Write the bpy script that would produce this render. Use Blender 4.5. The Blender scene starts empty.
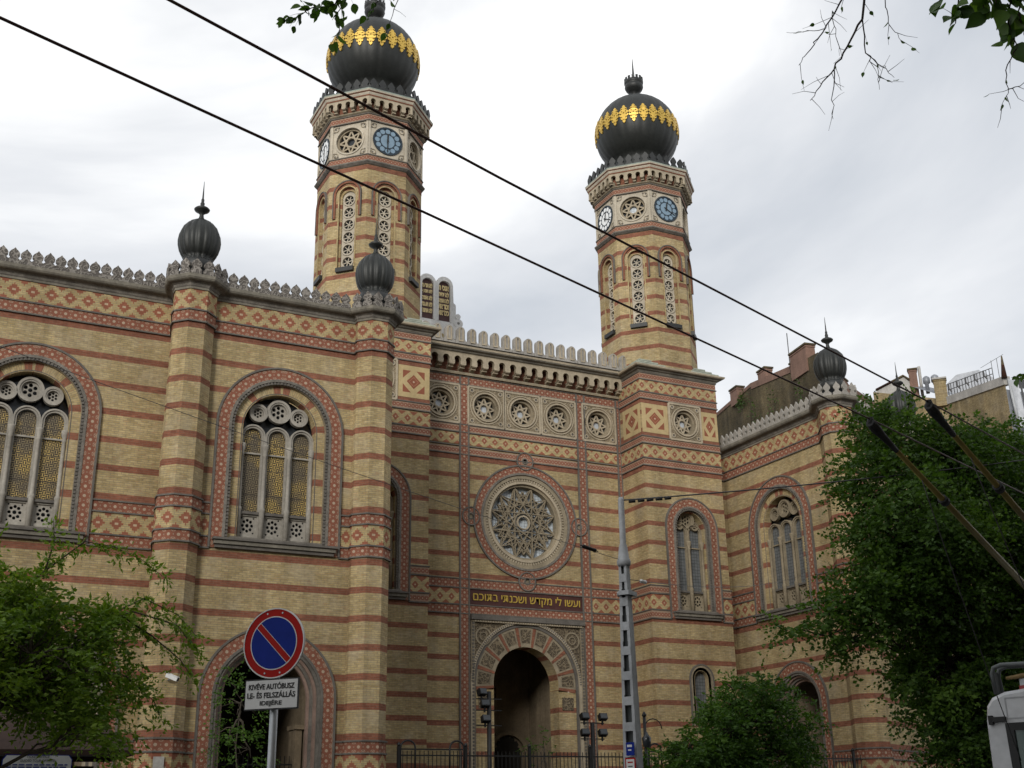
import bpy, math, random
import numpy as np
from mathutils import Vector, Matrix
from mathutils.geometry import tessellate_polygon
R=math.radians; PI=math.pi; sin=math.sin; cos=math.cos
random.seed(7)
SC=bpy.context.scene; COL=SC.collection

# ------------------------------------------------------------------ materials
class NT:
    def __init__(s,name):
        s.m=bpy.data.materials.new(name); s.m.use_nodes=True; s.t=s.m.node_tree; s.n=s.t.nodes; s.l=s.t.links
        s.b=s.n['Principled BSDF']; s.out=s.n['Material Output']
    def node(s,t,**k):
        n=s.n.new(t)
        for a,v in k.items(): setattr(n,a,v)
        return n
    def put(s,sock,v):
        if v is None: return
        if hasattr(v,'is_linked') : s.l.new(v,sock)
        elif isinstance(v,(tuple,list)) and len(v)==3 and sock.type=='RGBA': sock.default_value=(*v,1)
        else: sock.default_value=v
    def math(s,op,a,b=None,c=None):
        n=s.node('ShaderNodeMath',operation=op); s.put(n.inputs[0],a)
        if b is not None: s.put(n.inputs[1],b)
        if c is not None: s.put(n.inputs[2],c)
        return n.outputs[0]
    def mix(s,f,a,b,bt='MIX'):
        n=s.node('ShaderNodeMix',data_type='RGBA',blend_type=bt); s.put(n.inputs[0],f); s.put(n.inputs[6],a); s.put(n.inputs[7],b); return n.outputs[2]
    def uv(s):
        if not hasattr(s,'_uv'):
            n=s.node('ShaderNodeTexCoord'); x=s.node('ShaderNodeSeparateXYZ'); s.l.new(n.outputs['UV'],x.inputs[0]); s._uv=(n,x.outputs[0],x.outputs[1])
        return s._uv
    def noise(s,scale,detail=4,rough=.6,coord='Object',lo=0,hi=1,stretch=None):
        tc=s.uv()[0]; v=tc.outputs[coord]
        if stretch:
            mp=s.node('ShaderNodeMapping'); s.l.new(v,mp.inputs[0]); mp.inputs['Scale'].default_value=stretch; v=mp.outputs[0]
        n=s.node('ShaderNodeTexNoise'); s.l.new(v,n.inputs['Vector']); n.inputs['Scale'].default_value=scale; n.inputs['Detail'].default_value=detail; n.inputs['Roughness'].default_value=rough
        mr=s.node('ShaderNodeMapRange'); s.l.new(n.outputs[0],mr.inputs[0]); mr.inputs[1].default_value=.28; mr.inputs[2].default_value=.72; mr.inputs[3].default_value=lo; mr.inputs[4].default_value=hi
        return mr.outputs[0]
    def weather(s,col,amt=.25,scale=.35):
        a=s.noise(scale,5,.65,lo=1-amt,hi=1.06); b=s.noise(9,3,.6,lo=1-amt*.6,hi=1.08)
        st=s.noise(1.0,4,.6,lo=1-amt*.8,hi=1.05,stretch=(1.6,1.6,.12))
        f=s.math('MULTIPLY',s.math('MULTIPLY',a,b),st)
        n=s.node('ShaderNodeVectorMath',operation='SCALE'); s.put(n.inputs[0],col); s.l.new(f,n.inputs['Scale']); return n.outputs[0]
    def bump(s,h,st=.3,dist=.02):
        n=s.node('ShaderNodeBump'); n.inputs['Strength'].default_value=st; n.inputs['Distance'].default_value=dist; s.put(n.inputs['Height'],h); s.l.new(n.outputs[0],s.b.inputs['Normal'])
    def fin(s,col,rough=.85,metal=0,spec=.3):
        s.put(s.b.inputs['Base Color'],col); s.put(s.b.inputs['Roughness'],rough); s.put(s.b.inputs['Metallic'],metal); s.b.inputs['Specular IOR Level'].default_value=spec
        return s.m

YEL=(.565,.44,.222); YEL2=(.41,.305,.138); RED=(.33,.128,.074); CREAM=(.60,.46,.34); STONE=(.37,.31,.215); GREY=(.27,.245,.21)

def brick_cols(t,ca=YEL,cb=YEL2,mort=(.33,.275,.18),w=.25,h=.077):
    n=t.node('ShaderNodeTexBrick'); t.l.new(t.uv()[0].outputs['UV'],n.inputs['Vector'])
    t.put(n.inputs['Color1'],ca); t.put(n.inputs['Color2'],cb); t.put(n.inputs['Mortar'],mort)
    n.inputs['Scale'].default_value=1; n.inputs['Mortar Size'].default_value=.009; n.inputs['Mortar Smooth'].default_value=.2
    n.inputs['Brick Width'].default_value=w; n.inputs['Row Height'].default_value=h; n.inputs['Bias'].default_value=-.1
    return n
def m_brick(name,za,pa,zb=None,pb=None,split=11.5,width=.118,amt=.28,dark=1.0):
    t=NT(name); u,v=t.uv()[1:]
    def d(z,p): return t.math('MULTIPLY',t.math('ABSOLUTE',t.math('SUBTRACT',t.math('FRACT',t.math('ADD',t.math('DIVIDE',t.math('SUBTRACT',v,z),p),.5)),.5)),p)
    dd=d(za,pa)
    if zb is not None:
        up=t.math('GREATER_THAN',v,split); mx=t.node('ShaderNodeMix',data_type='FLOAT'); t.put(mx.inputs[0],up); t.put(mx.inputs[2],dd); t.put(mx.inputs[3],d(zb,pb)); dd=mx.outputs[0]
    mask=t.math('LESS_THAN',dd,width)
    sc=lambda c:tuple(x*dark for x in c)
    y=brick_cols(t,sc(YEL),sc(YEL2),sc((.33,.275,.18))); r=brick_cols(t,sc(RED),sc((.235,.085,.05)),sc((.27,.15,.10)))
    pale=t.math('MAXIMUM',t.noise(.9,5,.7,lo=-.6,hi=.7),0)
    spk=t.noise(1.,1,.5,coord='UV',lo=.87,hi=1.14,stretch=(4.,13.,1.)); warm=t.math('MAXIMUM',t.noise(1.,1,.5,coord='UV',lo=-1.1,hi=.45,stretch=(3.7,12.7,1.)),0)
    yc=t.mix(pale,y.outputs[0],sc((.50,.42,.285)))
    yc=t.mix(warm,yc,sc((.46,.27,.15))); vs=t.node('ShaderNodeVectorMath',operation='SCALE'); t.put(vs.inputs[0],t.mix(mask,yc,r.outputs[0])); t.l.new(spk,vs.inputs['Scale'])
    col=t.weather(vs.outputs[0],amt*1.15)
    t.bump(t.math('SUBTRACT',1,y.outputs['Fac']),.35,.01)
    return t.fin(col,.9)
def m_rosette(name,v0,w,p,dark=1.0):
    t=NT(name); u,v=t.uv()[1:]
    x=t.math('MULTIPLY',t.math('SUBTRACT',t.math('FRACT',t.math('DIVIDE',u,p)),.5),p); y=t.math('SUBTRACT',v,v0+w/2)
    h=min(p,w)/2
    r=t.math('DIVIDE',t.math('SQRT',t.math('ADD',t.math('MULTIPLY',x,x),t.math('MULTIPLY',y,y))),h)
    a=t.math('ARCTAN2',y,x); s=t.math('MULTIPLY',r,t.math('ADD',1,t.math('MULTIPLY',t.math('COSINE',t.math('MULTIPLY',a,8)),.12)))
    sc=lambda c:tuple(q*dark for q in c)
    c=t.mix(t.math('LESS_THAN',s,1.0),sc((.37,.265,.19)),sc((.265,.102,.062))); c=t.mix(t.math('LESS_THAN',r,.32),c,sc((.47,.36,.26)))
    c=t.mix(t.math('LESS_THAN',t.math('ABSOLUTE',t.math('SUBTRACT',r,1.18)),.06),c,sc((.33,.12,.07)))
    t.bump(t.math('LESS_THAN',s,1.0),.25,.01)
    return t.fin(t.weather(c,.22),.85)
def m_diamond(name,v0,w,p,a=.235,b=.25,a2=.2,b2=.17,row=.077,step=True):
    t=NT(name); u,v=t.uv()[1:]; br=brick_cols(t)
    fx=lambda o:t.math('ABSOLUTE',t.math('MULTIPLY',t.math('SUBTRACT',t.math('FRACT',t.math('ADD',t.math('DIVIDE',u,p),o)),.5),p))
    x=fx(0.); x2=fx(.5); y=t.math('SUBTRACT',v,v0+w/2)
    q=(lambda yy:t.math('MULTIPLY',t.math('ROUND',t.math('DIVIDE',yy,row)),row)) if step else (lambda yy:yy)
    ya=t.math('ABSOLUTE',q(y)); d=t.math('ADD',t.math('DIVIDE',x,a),t.math('DIVIDE',ya,b))
    ye=q(t.math('SUBTRACT',w/2,t.math('ABSOLUTE',y))); d2=t.math('ADD',t.math('DIVIDE',x2,a2),t.math('DIVIDE',ye,b2))
    red=t.math('MAXIMUM',t.math('LESS_THAN',d,1),t.math('LESS_THAN',d2,1))
    c=t.mix(red,br.outputs[0],(.32,.12,.07))
    c=t.mix(t.math('LESS_THAN',d,.26),c,(.55,.42,.28))
    return t.fin(t.weather(c,.25),.88)
def m_panel(name):
    t=NT(name); u,v=t.uv()[1:]; x=t.math('ABSOLUTE',t.math('SUBTRACT',u,.5)); y=t.math('ABSOLUTE',t.math('SUBTRACT',v,.5))
    s=t.math('ADD',x,y); mx=t.math('MAXIMUM',x,y)
    red=t.math('MAXIMUM',t.math('LESS_THAN',s,.225),t.math('MULTIPLY',t.math('GREATER_THAN',s,.43),t.math('LESS_THAN',mx,.345)))
    c=t.mix(red,(.50,.385,.20),(.27,.095,.053)); c=t.mix(t.math('LESS_THAN',s,.035),c,(.55,.42,.3))
    c=t.mix(t.math('LESS_THAN',t.math('ABSOLUTE',t.math('SUBTRACT',s,.145)),.012),c,(.38,.17,.1))
    return t.fin(t.weather(c,.2),.88)
def m_stone(name,col,amt=.35,sc=1.2,bs=.25,rough=.88):
    t=NT(name); c=t.weather(col,amt,sc); t.bump(t.noise(14,4,.7),bs,.02); return t.fin(c,rough)
def m_carved(name,base,dark,scale=9.,bs=.8):
    t=NT(name); n=t.node('ShaderNodeTexVoronoi',feature='SMOOTH_F1'); t.l.new(t.uv()[0].outputs['Object'],n.inputs['Vector']); n.inputs['Scale'].default_value=scale
    f=t.math('SINE',t.math('MULTIPLY',n.outputs['Distance'],17.)); m=t.math('GREATER_THAN',f,.15)  # hollows painted darker: recess shade and soot of the carving in the colour
    t.bump(t.math('MULTIPLY',f,.5),bs,.03); return t.fin(t.weather(t.mix(m,dark,base),.3,1.),.9)
def m_plain(name,col,rough=.6,metal=0,amt=.15,spec=.4,sc=2.):
    t=NT(name); return t.fin(t.weather(col,amt,sc),rough,metal,spec)
def m_gold_glass(name):
    t=NT(name); u,v=t.uv()[1:]
    # woven lead lattice of short gilded bars
    P=.125
    cx=t.math('DIVIDE',u,P); cy=t.math('DIVIDE',v,P)
    par=t.math('MODULO',t.math('ADD',t.math('FLOOR',cx),t.math('FLOOR',cy)),2.)
    fx=t.math('ABSOLUTE',t.math('SUBTRACT',t.math('FRACT',cx),.5)); fy=t.math('ABSOLUTE',t.math('SUBTRACT',t.math('FRACT',cy),.5))
    A=t.math('MAXIMUM',t.math('LESS_THAN',fx,.13),t.math('GREATER_THAN',fy,.42)); B=t.math('MAXIMUM',t.math('LESS_THAN',fy,.13),t.math('GREATER_THAN',fx,.42))
    mx=t.node('ShaderNodeMix',data_type='FLOAT'); t.put(mx.inputs[0],t.math('GREATER_THAN',par,.5)); t.put(mx.inputs[2],A); t.put(mx.inputs[3],B)
    lit_patch=t.noise(1.3,2,.5,lo=-.7,hi=1.7); lit_patch=t.math('MINIMUM',t.math('MAXIMUM',lit_patch,0),1)  # golden areas of the lattice painted as lit, the others left grey
    bar=t.mix(lit_patch,(.21,.175,.11),(.54,.39,.125)); c=t.mix(mx.outputs[0],(.045,.032,.02),bar)
    c=t.mix(t.math('LESS_THAN',t.math('ABSOLUTE',t.math('SUBTRACT',t.math('FRACT',t.math('DIVIDE',v,.95)),.5)),.018),c,(.05,.04,.03))
    return t.fin(c,.4,0,.5)
def m_pane(name,col,col2,rough=.25):
    t=NT(name); u,v=t.uv()[1:]
    g=t.math('MAXIMUM',t.math('LESS_THAN',t.math('FRACT',t.math('DIVIDE',u,.16)),.1),t.math('LESS_THAN',t.math('FRACT',t.math('DIVIDE',v,.16)),.1))
    k=t.noise(5,2,.5); c=t.mix(k,col,col2); c=t.mix(g,c,tuple(x*.35 for x in col)); return t.fin(c,rough,0,.5)
def m_leaf(name,c1,c2,c3,trans=.35):
    t=NT(name); at=t.node('ShaderNodeAttribute',attribute_name='shade'); cr=t.node('ShaderNodeValToRGB'); e=cr.color_ramp.elements
    e[0].color=(*c1,1); e[1].color=(*c3,1); x=e.new(.5); x.color=(*c2,1); t.l.new(at.outputs['Fac'],cr.inputs[0])
    t.fin(cr.outputs[0],.55,0,.35)
    tr=t.node('ShaderNodeBsdfTranslucent'); n2=t.node('ShaderNodeVectorMath',operation='MULTIPLY'); t.l.new(cr.outputs[0],n2.inputs[0]); n2.inputs[1].default_value=(1.25,1.3,.5); t.l.new(n2.outputs[0],tr.inputs[0])
    ms=t.node('ShaderNodeMixShader'); ms.inputs[0].default_value=trans; t.l.new(t.b.outputs[0],ms.inputs[1]); t.l.new(tr.outputs[0],ms.inputs[2]); t.l.new(ms.outputs[0],t.out.inputs[0]); return t.m

M={}
M['brick']=m_brick('striped_brick',4.33,1.02,12.40,1.034)
M['midbrick']=m_brick('middle_block_brick',4.69,.978,12.45,.972)
M['towerbrick']=m_brick('tower_brick',25.12,.962,split=99,width=.12)
M['plainbrick']=m_brick('plain_yellow_brick',-50,9999,amt=.25)
M['redbrick']=m_brick('red_brick',0,.01,width=9,amt=.3)
M['vous']=m_brick('striped_voussoir_brick',12.40,1.034,split=99,width=.13,amt=.2)
M['ros_w']=m_rosette('rosette_wide',0,.38,.338)
M['ros_t']=m_rosette('rosette_small',0,.30,.185)
M['ros_c']=m_rosette('rosette_strip',0,.36,.318)
M['dia_w']=m_diamond('diamond_frieze',0,.76,.635)
M['dia_t']=m_diamond('lattice_frieze',0,.62,.588,.165,.185,.20,.17,.05,False)
M['panel']=m_panel('diamond_panel')
M['stone']=m_stone('sandstone',STONE); M['pale']=m_stone('pale_sandstone',(.47,.40,.29),.25)
M['fillet']=m_stone('dark_fillet',(.17,.155,.135),.3); M['grey']=m_stone('weathered_grey_stone',GREY,.45,2.5,.6)
M['crest']=m_carved('carved_terracotta',(.30,.275,.245),(.15,.135,.12),7.,.7)
M['merlon']=m_stone('merlon_stone',(.40,.375,.335),.3,2.,.5)
M['cornice']=m_stone('cornice_stone',(.29,.265,.215),.45,1.5,.2)
M['copper']=m_stone('green_copper',(.30,.36,.31),.3,2.,.1,.6)
M['step']=m_stone('pale_copper_steps',(.42,.45,.37),.3,2.,.1,.6); M['tracestone']=m_stone('rose_tracery_stone',(.33,.275,.19),.3,1.5,.2); M['tanstone']=m_stone('tan_window_stone',(.36,.30,.205),.35,1.5,.2); M['winstone']=m_stone('window_stone',(.43,.40,.345),.3,1.5,.2)
M['marble']=m_stone('pink_marble',(.36,.25,.20),.3,2.,.1,.5)
M['arab']=m_carved('arabesque_carving',(.25,.20,.13),(.12,.095,.065),7.,.8)
M['arab2']=m_carved('carved_roundel_stone',(.40,.33,.22),(.24,.19,.125),11.,.6)
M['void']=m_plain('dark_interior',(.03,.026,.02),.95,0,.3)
M['inner']=m_stone('porch_plaster',(.30,.235,.155),.4,1.,.2)
M['dome']=m_plain('patinated_lead',(.034,.037,.034),.5,.2,.4,.45,1.2)
M['domed']=m_plain('dark_lead',(.032,.034,.033),.5,.2,.35,.5,1.2)
M['gold']=m_plain('gilding',(.78,.52,.10),.45,.45,.3,.5,3.)
M['goldpaint']=m_plain('gold_letters',(.50,.35,.065),.45,.2,.1)
M['towerlit']=m_stone('pale_skylit_tower_stone',(.56,.50,.395),.25); M['tabwhite']=m_stone('white_tablet_stone',(.80,.79,.76),.2,.8,.15); M['palegold']=m_plain('pale_gold_letters',(.85,.68,.34),.5,0,.1); M['tabmaroon']=m_plain('tablet_maroon',(.10,.05,.048),.7,0,.2); M['maroon']=m_plain('maroon_panel',(.085,.03,.025),.7,0,.3)  # tower stone: pale sandstone with sky light painted into its tone
M['goldglass']=m_gold_glass('leaded_amber_glass')
M['greyglass']=m_pane('leaded_grey_glass',(.10,.11,.115),(.16,.17,.175))
M['skyglass']=m_pane('sky_painted_glass',(.42,.48,.53),(.58,.63,.67),.3)  # sky reflection painted into the pane colour
M['brightglass']=m_plain('white_glass_disc',(.42,.45,.48),.3,0,.05)
M['darkglass']=m_plain('dark_glass',(.03,.035,.04),.15,0,.2)
M['clockblue']=m_plain('blue_clock_glass',(.20,.29,.37),.35,0,.15); M['clockframe']=m_plain('clock_iron',(.03,.045,.06),.5,.3)
M['clockwhite']=m_plain('white_clock_glass',(.80,.82,.82),.3,0,.05)
M['black']=m_plain('black_iron',(.018,.018,.018),.5,.2,.2)
M['galv']=m_plain('galvanised_steel',(.42,.44,.45),.45,.55,.2)
M['polegrey']=m_plain('grey_painted_steel',(.47,.485,.495),.55,.1,.25,.4,1.5)
M['wire']=m_plain('copper_wire',(.11,.06,.05),.5,.4)
M['cable']=m_plain('steel_cable',(.10,.10,.10),.5,.4)
M['red']=m_plain('red_sign_paint',(.40,.012,.008),.6,0,.15,.12); M['blue']=m_plain('blue_sign_paint',(.008,.026,.24),.6,0,.15,.12); M['white']=m_plain('white_sign_paint',(.68,.68,.66),.5,0,.1)
M['ink']=m_plain('black_ink',(.02,.02,.02),.6); M['bluetext']=m_plain('blue_ink',(.05,.07,.30),.6)
M['roofbrown']=m_plain('brown_roof',(.075,.042,.03),.8,0,.3); M['wood']=m_plain('dark_wood',(.03,.022,.016),.7)
M['bark']=m_stone('bark',(.055,.042,.032),.4,6.,.9); M['barkl']=m_stone('pale_bark',(.12,.10,.075),.35,6.,.6)
M['leafA']=m_leaf('locust_leaf',(.065,.130,.011),(.140,.235,.018),(.23,.33,.032))
M['leafB']=m_leaf('dense_leaf',(.029,.068,.010),(.065,.138,.016),(.125,.225,.028))
M['leafC']=m_leaf('light_leaf',(.030,.075,.010),(.062,.138,.016),(.11,.205,.027))
M['leafD']=m_leaf('near_leaf',(.03,.07,.012),(.06,.13,.02),(.11,.20,.035),.45)
M['ivy']=m_leaf('ivy_leaf',(.03,.06,.015),(.06,.10,.025),(.09,.14,.03))
M['buswhite']=m_plain('white_bus_paint',(.52,.53,.54),.35,0,.15,.5); M['rubber']=m_plain('black_rubber',(.02,.02,.02),.7)
M['buswin']=m_plain('bus_glass',(.06,.10,.085),.08,0,.2,.6); M['poleyel']=m_plain('olive_yellow_pole',(.29,.235,.06),.5,.1,.3,.4,3.)
M['rackgrey']=m_plain('dark_grey_rack',(.10,.11,.11),.6); M['rust']=m_plain('rusty_ochre_metal',(.30,.20,.08),.7,.2,.4); M['redrub']=m_plain('red_insulator',(.25,.03,.03),.5)
M['fire']=m_brick('sooty_firewall_masonry',0,9999,amt=.6,dark=.36)
M['terra']=m_stone('terracotta_render',(.265,.16,.12),.4,.4,.3)
M['rubble']=m_brick('rubble_masonry',0,9999,amt=.5,dark=.95)
M['pargrey']=m_stone('parapet_render',(.52,.50,.46),.35,.5,.2); M['zinc']=m_plain('zinc_roof',(.30,.315,.34),.5,.4,.25)
M['asphalt']=m_stone('asphalt',(.05,.05,.052),.3,.8,.3); M['pave']=m_stone('paving',(.13,.125,.12),.3,.8,.2); M['kerb']=m_stone('kerb_stone',(.30,.29,.28),.3,1.,.2)
M['linewhite']=m_plain('road_marking',(.55,.55,.53),.7); M['render']=m_stone('house_render',(.34,.29,.22),.35,.3,.2)

# ------------------------------------------------------------------ mesh builder
class MB:
    def __init__(s): s.v=[];s.f=[];s.uv=[];s.m=[];s.sm=[];s.names=[]
    def mi(s,m):
        if m not in s.names: s.names.append(m)
        return s.names.index(m)
    def face(s,pts,m,uv=None,smooth=False):
        b=len(s.v); s.v+=[tuple(p) for p in pts]; s.f.append(tuple(range(b,b+len(pts)))); s.uv.append(uv or [(p[0]+p[1],p[2]) for p in pts]); s.m.append(s.mi(m)); s.sm.append(smooth)
    def grid(s,rows,m,closed=True,smooth=True,cap=False):
        b=len(s.v); n=len(rows[0]); mi=s.mi(m)
        for r in rows: s.v+=[tuple(p) for p in r]
        for i in range(len(rows)-1):
            for j in range(n if closed else n-1):
                k=(j+1)%n; q=(b+i*n+j,b+i*n+k,b+(i+1)*n+k,b+(i+1)*n+j)
                s.f.append(q); s.uv.append([(j/n*4,i*.2),((j+1)/n*4,i*.2),((j+1)/n*4,i*.2+.2),(j/n*4,i*.2+.2)]); s.m.append(mi); s.sm.append(smooth)
        if cap:
            for i,fl in ((0,True),(len(rows)-1,False)):
                q=[b+i*n+j for j in range(n)]; q=q[::-1] if fl else q
                s.f.append(tuple(q)); s.uv.append([(0,0)]*n); s.m.append(mi); s.sm.append(False)
    def box(s,c,d,m,rz=0,rot=None):
        x,y,z=[q/2 for q in d]; mt=rot if rot is not None else Matrix.Rotation(rz,3,'Z'); c=Vector(c)
        P=[c+mt@Vector((a*x,b*y,g*z)) for a in(-1,1) for b in(-1,1) for g in(-1,1)]
        for q,(ua,va) in (((0,1,3,2),(d[1],d[2])),((4,6,7,5),(d[1],d[2])),((0,4,5,1),(d[0],d[2])),((2,3,7,6),(d[0],d[2])),((0,2,6,4),(d[0],d[1])),((1,5,7,3),(d[0],d[1]))):
            s.face([P[i] for i in q],m,[(P[i].x+P[i].y,P[i].z) for i in q])
    def tube(s,pts,r,m,n=8,cap=True):
        pts=[Vector(p) for p in pts]; rs=r if isinstance(r,(list,tuple)) else [r]*len(pts); rows=[]
        up=None
        for i,p in enumerate(pts):
            d=(pts[min(i+1,len(pts)-1)]-pts[max(i-1,0)]).normalized()
            if up is None: up=d.orthogonal().normalized()
            a=(up-d*up.dot(d)); a=a.normalized() if a.length>1e-6 else d.orthogonal().normalized(); up=a; b=d.cross(a)
            rows.append([p+(a*cos(2*PI*j/n)+b*sin(2*PI*j/n))*rs[i] for j in range(n)])
        s.grid(rows,m,cap=cap)
    def lathe(s,c,prof,m,n=24,lobes=0,depth=0,cap=True,a0=0):
        rows=[]
        for r,z in prof:
            rows.append([(c[0]+r*(1-depth*(1-abs(sin(lobes*t/2)))if lobes else r)*cos(t),c[1]+r*(1-depth*(1-abs(sin(lobes*t/2))) if lobes else r)*sin(t),c[2]+z) for t in [a0+2*PI*j/n for j in range(n)]]) if lobes else rows.append([(c[0]+r*cos(a0+2*PI*j/n),c[1]+r*sin(a0+2*PI*j/n),c[2]+z) for j in range(n)])
        s.grid(rows,m,cap=cap)
    def build(s,name,parent=None,**kw):
        me=bpy.data.meshes.new(name); me.from_pydata(s.v,[],s.f); 
        for nm in s.names: me.materials.append(M[nm])
        me.polygons.foreach_set('material_index',s.m); me.polygons.foreach_set('use_smooth',s.sm)
        ul=me.uv_layers.new(name='UVMap'); fl=[c for q in s.uv for p in q for c in p]; ul.data.foreach_set('uv',fl); me.update()
        o=bpy.data.objects.new(name,me); COL.objects.link(o)
        if parent is not None: o.parent=parent; o.matrix_parent_inverse=wm(parent).inverted()
        for k,v in kw.items(): o[k]=v
        return o
def wm(o):
    m=o.matrix_basis.copy()
    return (wm(o.parent)@o.matrix_parent_inverse@m) if o.parent else m
def thing(name,loc,label,category,rz=0,group=None):
    o=bpy.data.objects.new(name,None); COL.objects.link(o); o.location=loc; o.rotation_euler=(0,0,rz); o.empty_display_size=.3
    o['label']=label; o['category']=category
    if group: o['group']=group
    return o
def tag(o,label=None,category=None,group=None,kind=None):
    for k,v in (('label',label),('category',category),('group',group),('kind',kind)):
        if v: o[k]=v
    return o

class Fr:   # a vertical plane: origin in plan, direction along it, outward to the right of that direction
    def __init__(s,o,d): s.o=Vector((o[0],o[1],0)); s.u=Vector((d[0],d[1],0)).normalized(); s.n=Vector((s.u.y,-s.u.x,0))
    def p(s,u,z,out=0): return s.o+s.u*u+s.n*out+Vector((0,0,z))

def area(p): return sum(p[i][0]*p[(i+1)%len(p)][1]-p[(i+1)%len(p)][0]*p[i][1] for i in range(len(p)))/2
def plate(mb,fr,outer,holes,out,th,m,mside=None,edge=True,uvf=None,hs=True,back=False):
    outer=outer if area(outer)>0 else outer[::-1]; holes=[h if area(h)<0 else h[::-1] for h in holes]
    loops=[outer]+holes; flat=[p for l in loops for p in l]; uvf=uvf or (lambda p:p)
    for t in tessellate_polygon([[Vector((p[0],p[1],0)) for p in l] for l in loops]):
        q=[flat[i] for i in t]
        a=area(q)
        if abs(a)<1e-9: continue
        if a<0: q=q[::-1]
        mb.face([fr.p(x,z,out) for x,z in q],m,[uvf(p) for p in q])
        if back: mb.face([fr.p(x,z,out-th) for x,z in q[::-1]],m,[uvf(p) for p in q[::-1]])
    if th:
        for k,l in enumerate(loops):
            if (k==0 and not edge) or (k>0 and not hs): continue
            for i in range(len(l)):
                a,b=l[i],l[(i+1)%len(l)]
                mb.face([fr.p(*a,out),fr.p(*a,out-th),fr.p(*b,out-th),fr.p(*b,out)],mside or m,[(0,a[1]),(th,a[1]),(th,b[1]),(0,b[1])])
def rect(u0,u1,z0,z1): return [(u0,z0),(u1,z0),(u1,z1),(u0,z1)]
def circ(c,z,r,n=28,a0=0): return [(c+r*cos(a0+2*PI*i/n),z+r*sin(a0+2*PI*i/n)) for i in range(n)]
def archpoly(c,z0,zs,r,n=20,full=0.): # jambs up to the spring, round head (full: extra horseshoe angle)
    return [(c-r,z0),(c+r,z0)]+[(c+r*cos(PI*i/n),zs+r*sin(PI*i/n)) for i in range(n+1)]
def archpath(c,z0,zs,r,n=28):
    return [(c-r,z0),(c-r,zs)]+[(c+r*cos(PI-PI*i/n),zs+r*sin(PI-PI*i/n)) for i in range(1,n)]+[(c+r,zs),(c+r,z0)]
def archband(mb,fr,c,z0,zs,r0,r1,out,th,m,n=28,mirror=True,back=0.):
    a=archpath(c,z0,zs,r0,n); b=archpath(c,z0,zs,r1,n); rm=(r0+r1)/2
    L=2*(zs-z0)+PI*rm; s=[0,zs-z0]+[zs-z0+PI*rm*i/n for i in range(1,n)]+[zs-z0+PI*rm,L]
    U=[(min(x,L-x) if mirror else x)+z0 for x in s]; w=r1-r0
    for i in range(len(a)-1):
        u0,u1=U[i],U[i+1]
        mb.face([fr.p(*b[i],out),fr.p(*a[i],out),fr.p(*a[i+1],out),fr.p(*b[i+1],out)],m,[(u0,w),(u0,0),(u1,0),(u1,w)])
        if th:
            mb.face([fr.p(*b[i],out-th),fr.p(*b[i],out),fr.p(*b[i+1],out),fr.p(*b[i+1],out-th)],m,[(u0,w+th),(u0,w),(u1,w),(u1,w+th)])
            mb.face([fr.p(*a[i],out),fr.p(*a[i],out-th),fr.p(*a[i+1],out-th),fr.p(*a[i+1],out)],m,[(u0,0),(u0,-th),(u1,-th),(u1,0)])
    if th:
        for i in (0,-1):
            q=[fr.p(*a[i],out),fr.p(*a[i],out-th),fr.p(*b[i],out-th),fr.p(*b[i],out)]; mb.face(q,m)
def vousband(mb,fr,c,z0,zs,r0,r1,out,th): # like archband but brick courses radial: u along the arc drives the stripes
    a=archpath(c,z0,zs,r0,28); b=archpath(c,z0,zs,r1,28); rm=(r0+r1)/2; n=28
    L=2*(zs-z0)+PI*rm; s=[0,zs-z0]+[zs-z0+PI*rm*i/n for i in range(1,n)]+[zs-z0+PI*rm,L]; U=[min(x,L-x)+z0 for x in s]; w=r1-r0
    for i in range(len(a)-1):
        u0,u1=U[i],U[i+1]
        mb.face([fr.p(*b[i],out),fr.p(*a[i],out),fr.p(*a[i+1],out),fr.p(*b[i+1],out)],'vous',[(w,u0),(0,u0),(0,u1),(w,u1)])
        if th: mb.face([fr.p(*a[i],out),fr.p(*a[i],out-th),fr.p(*a[i+1],out-th),fr.p(*a[i+1],out)],'vous',[(0,u0),(-th,u0),(-th,u1),(0,u1)])
def ring(mb,fr,c,z,r0,r1,out,th,m,n=40,uvw=False):
    for i in range(n):
        t0,t1=2*PI*i/n,2*PI*(i+1)/n; P=lambda r,t,o:fr.p(c+r*cos(t),z+r*sin(t),o); rm=(r0+r1)/2; w=r1-r0
        mb.face([P(r0,t0,out),P(r1,t0,out),P(r1,t1,out),P(r0,t1,out)],m,[(t0*rm,0),(t0*rm,w),(t1*rm,w),(t1*rm,0)])
        mb.face([P(r1,t0,out),P(r1,t0,out-th),P(r1,t1,out-th),P(r1,t1,out)],m)
        mb.face([P(r0,t1,out),P(r0,t1,out-th),P(r0,t0,out-th),P(r0,t0,out)],m)
def disc(mb,fr,c,z,r,out,m,n=32):
    q=circ(c,z,r,n); mb.face([fr.p(*p,out) for p in q],m,q)
def bar(mb,fr,a,b,w,out,th,m):
    d=Vector((b[0]-a[0],b[1]-a[1])); n=Vector((-d.y,d.x)).normalized()*w/2
    q=[(a[0]-n.x,a[1]-n.y),(b[0]-n.x,b[1]-n.y),(b[0]+n.x,b[1]+n.y),(a[0]+n.x,a[1]+n.y)]
    q=q if area(q)>0 else q[::-1]
    mb.face([fr.p(*p,out) for p in q],m,q)
    for i in range(4):
        x,y=q[i],q[(i+1)%4]; mb.face([fr.p(*x,out),fr.p(*x,out-th),fr.p(*y,out-th),fr.p(*y,out)],m)
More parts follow.
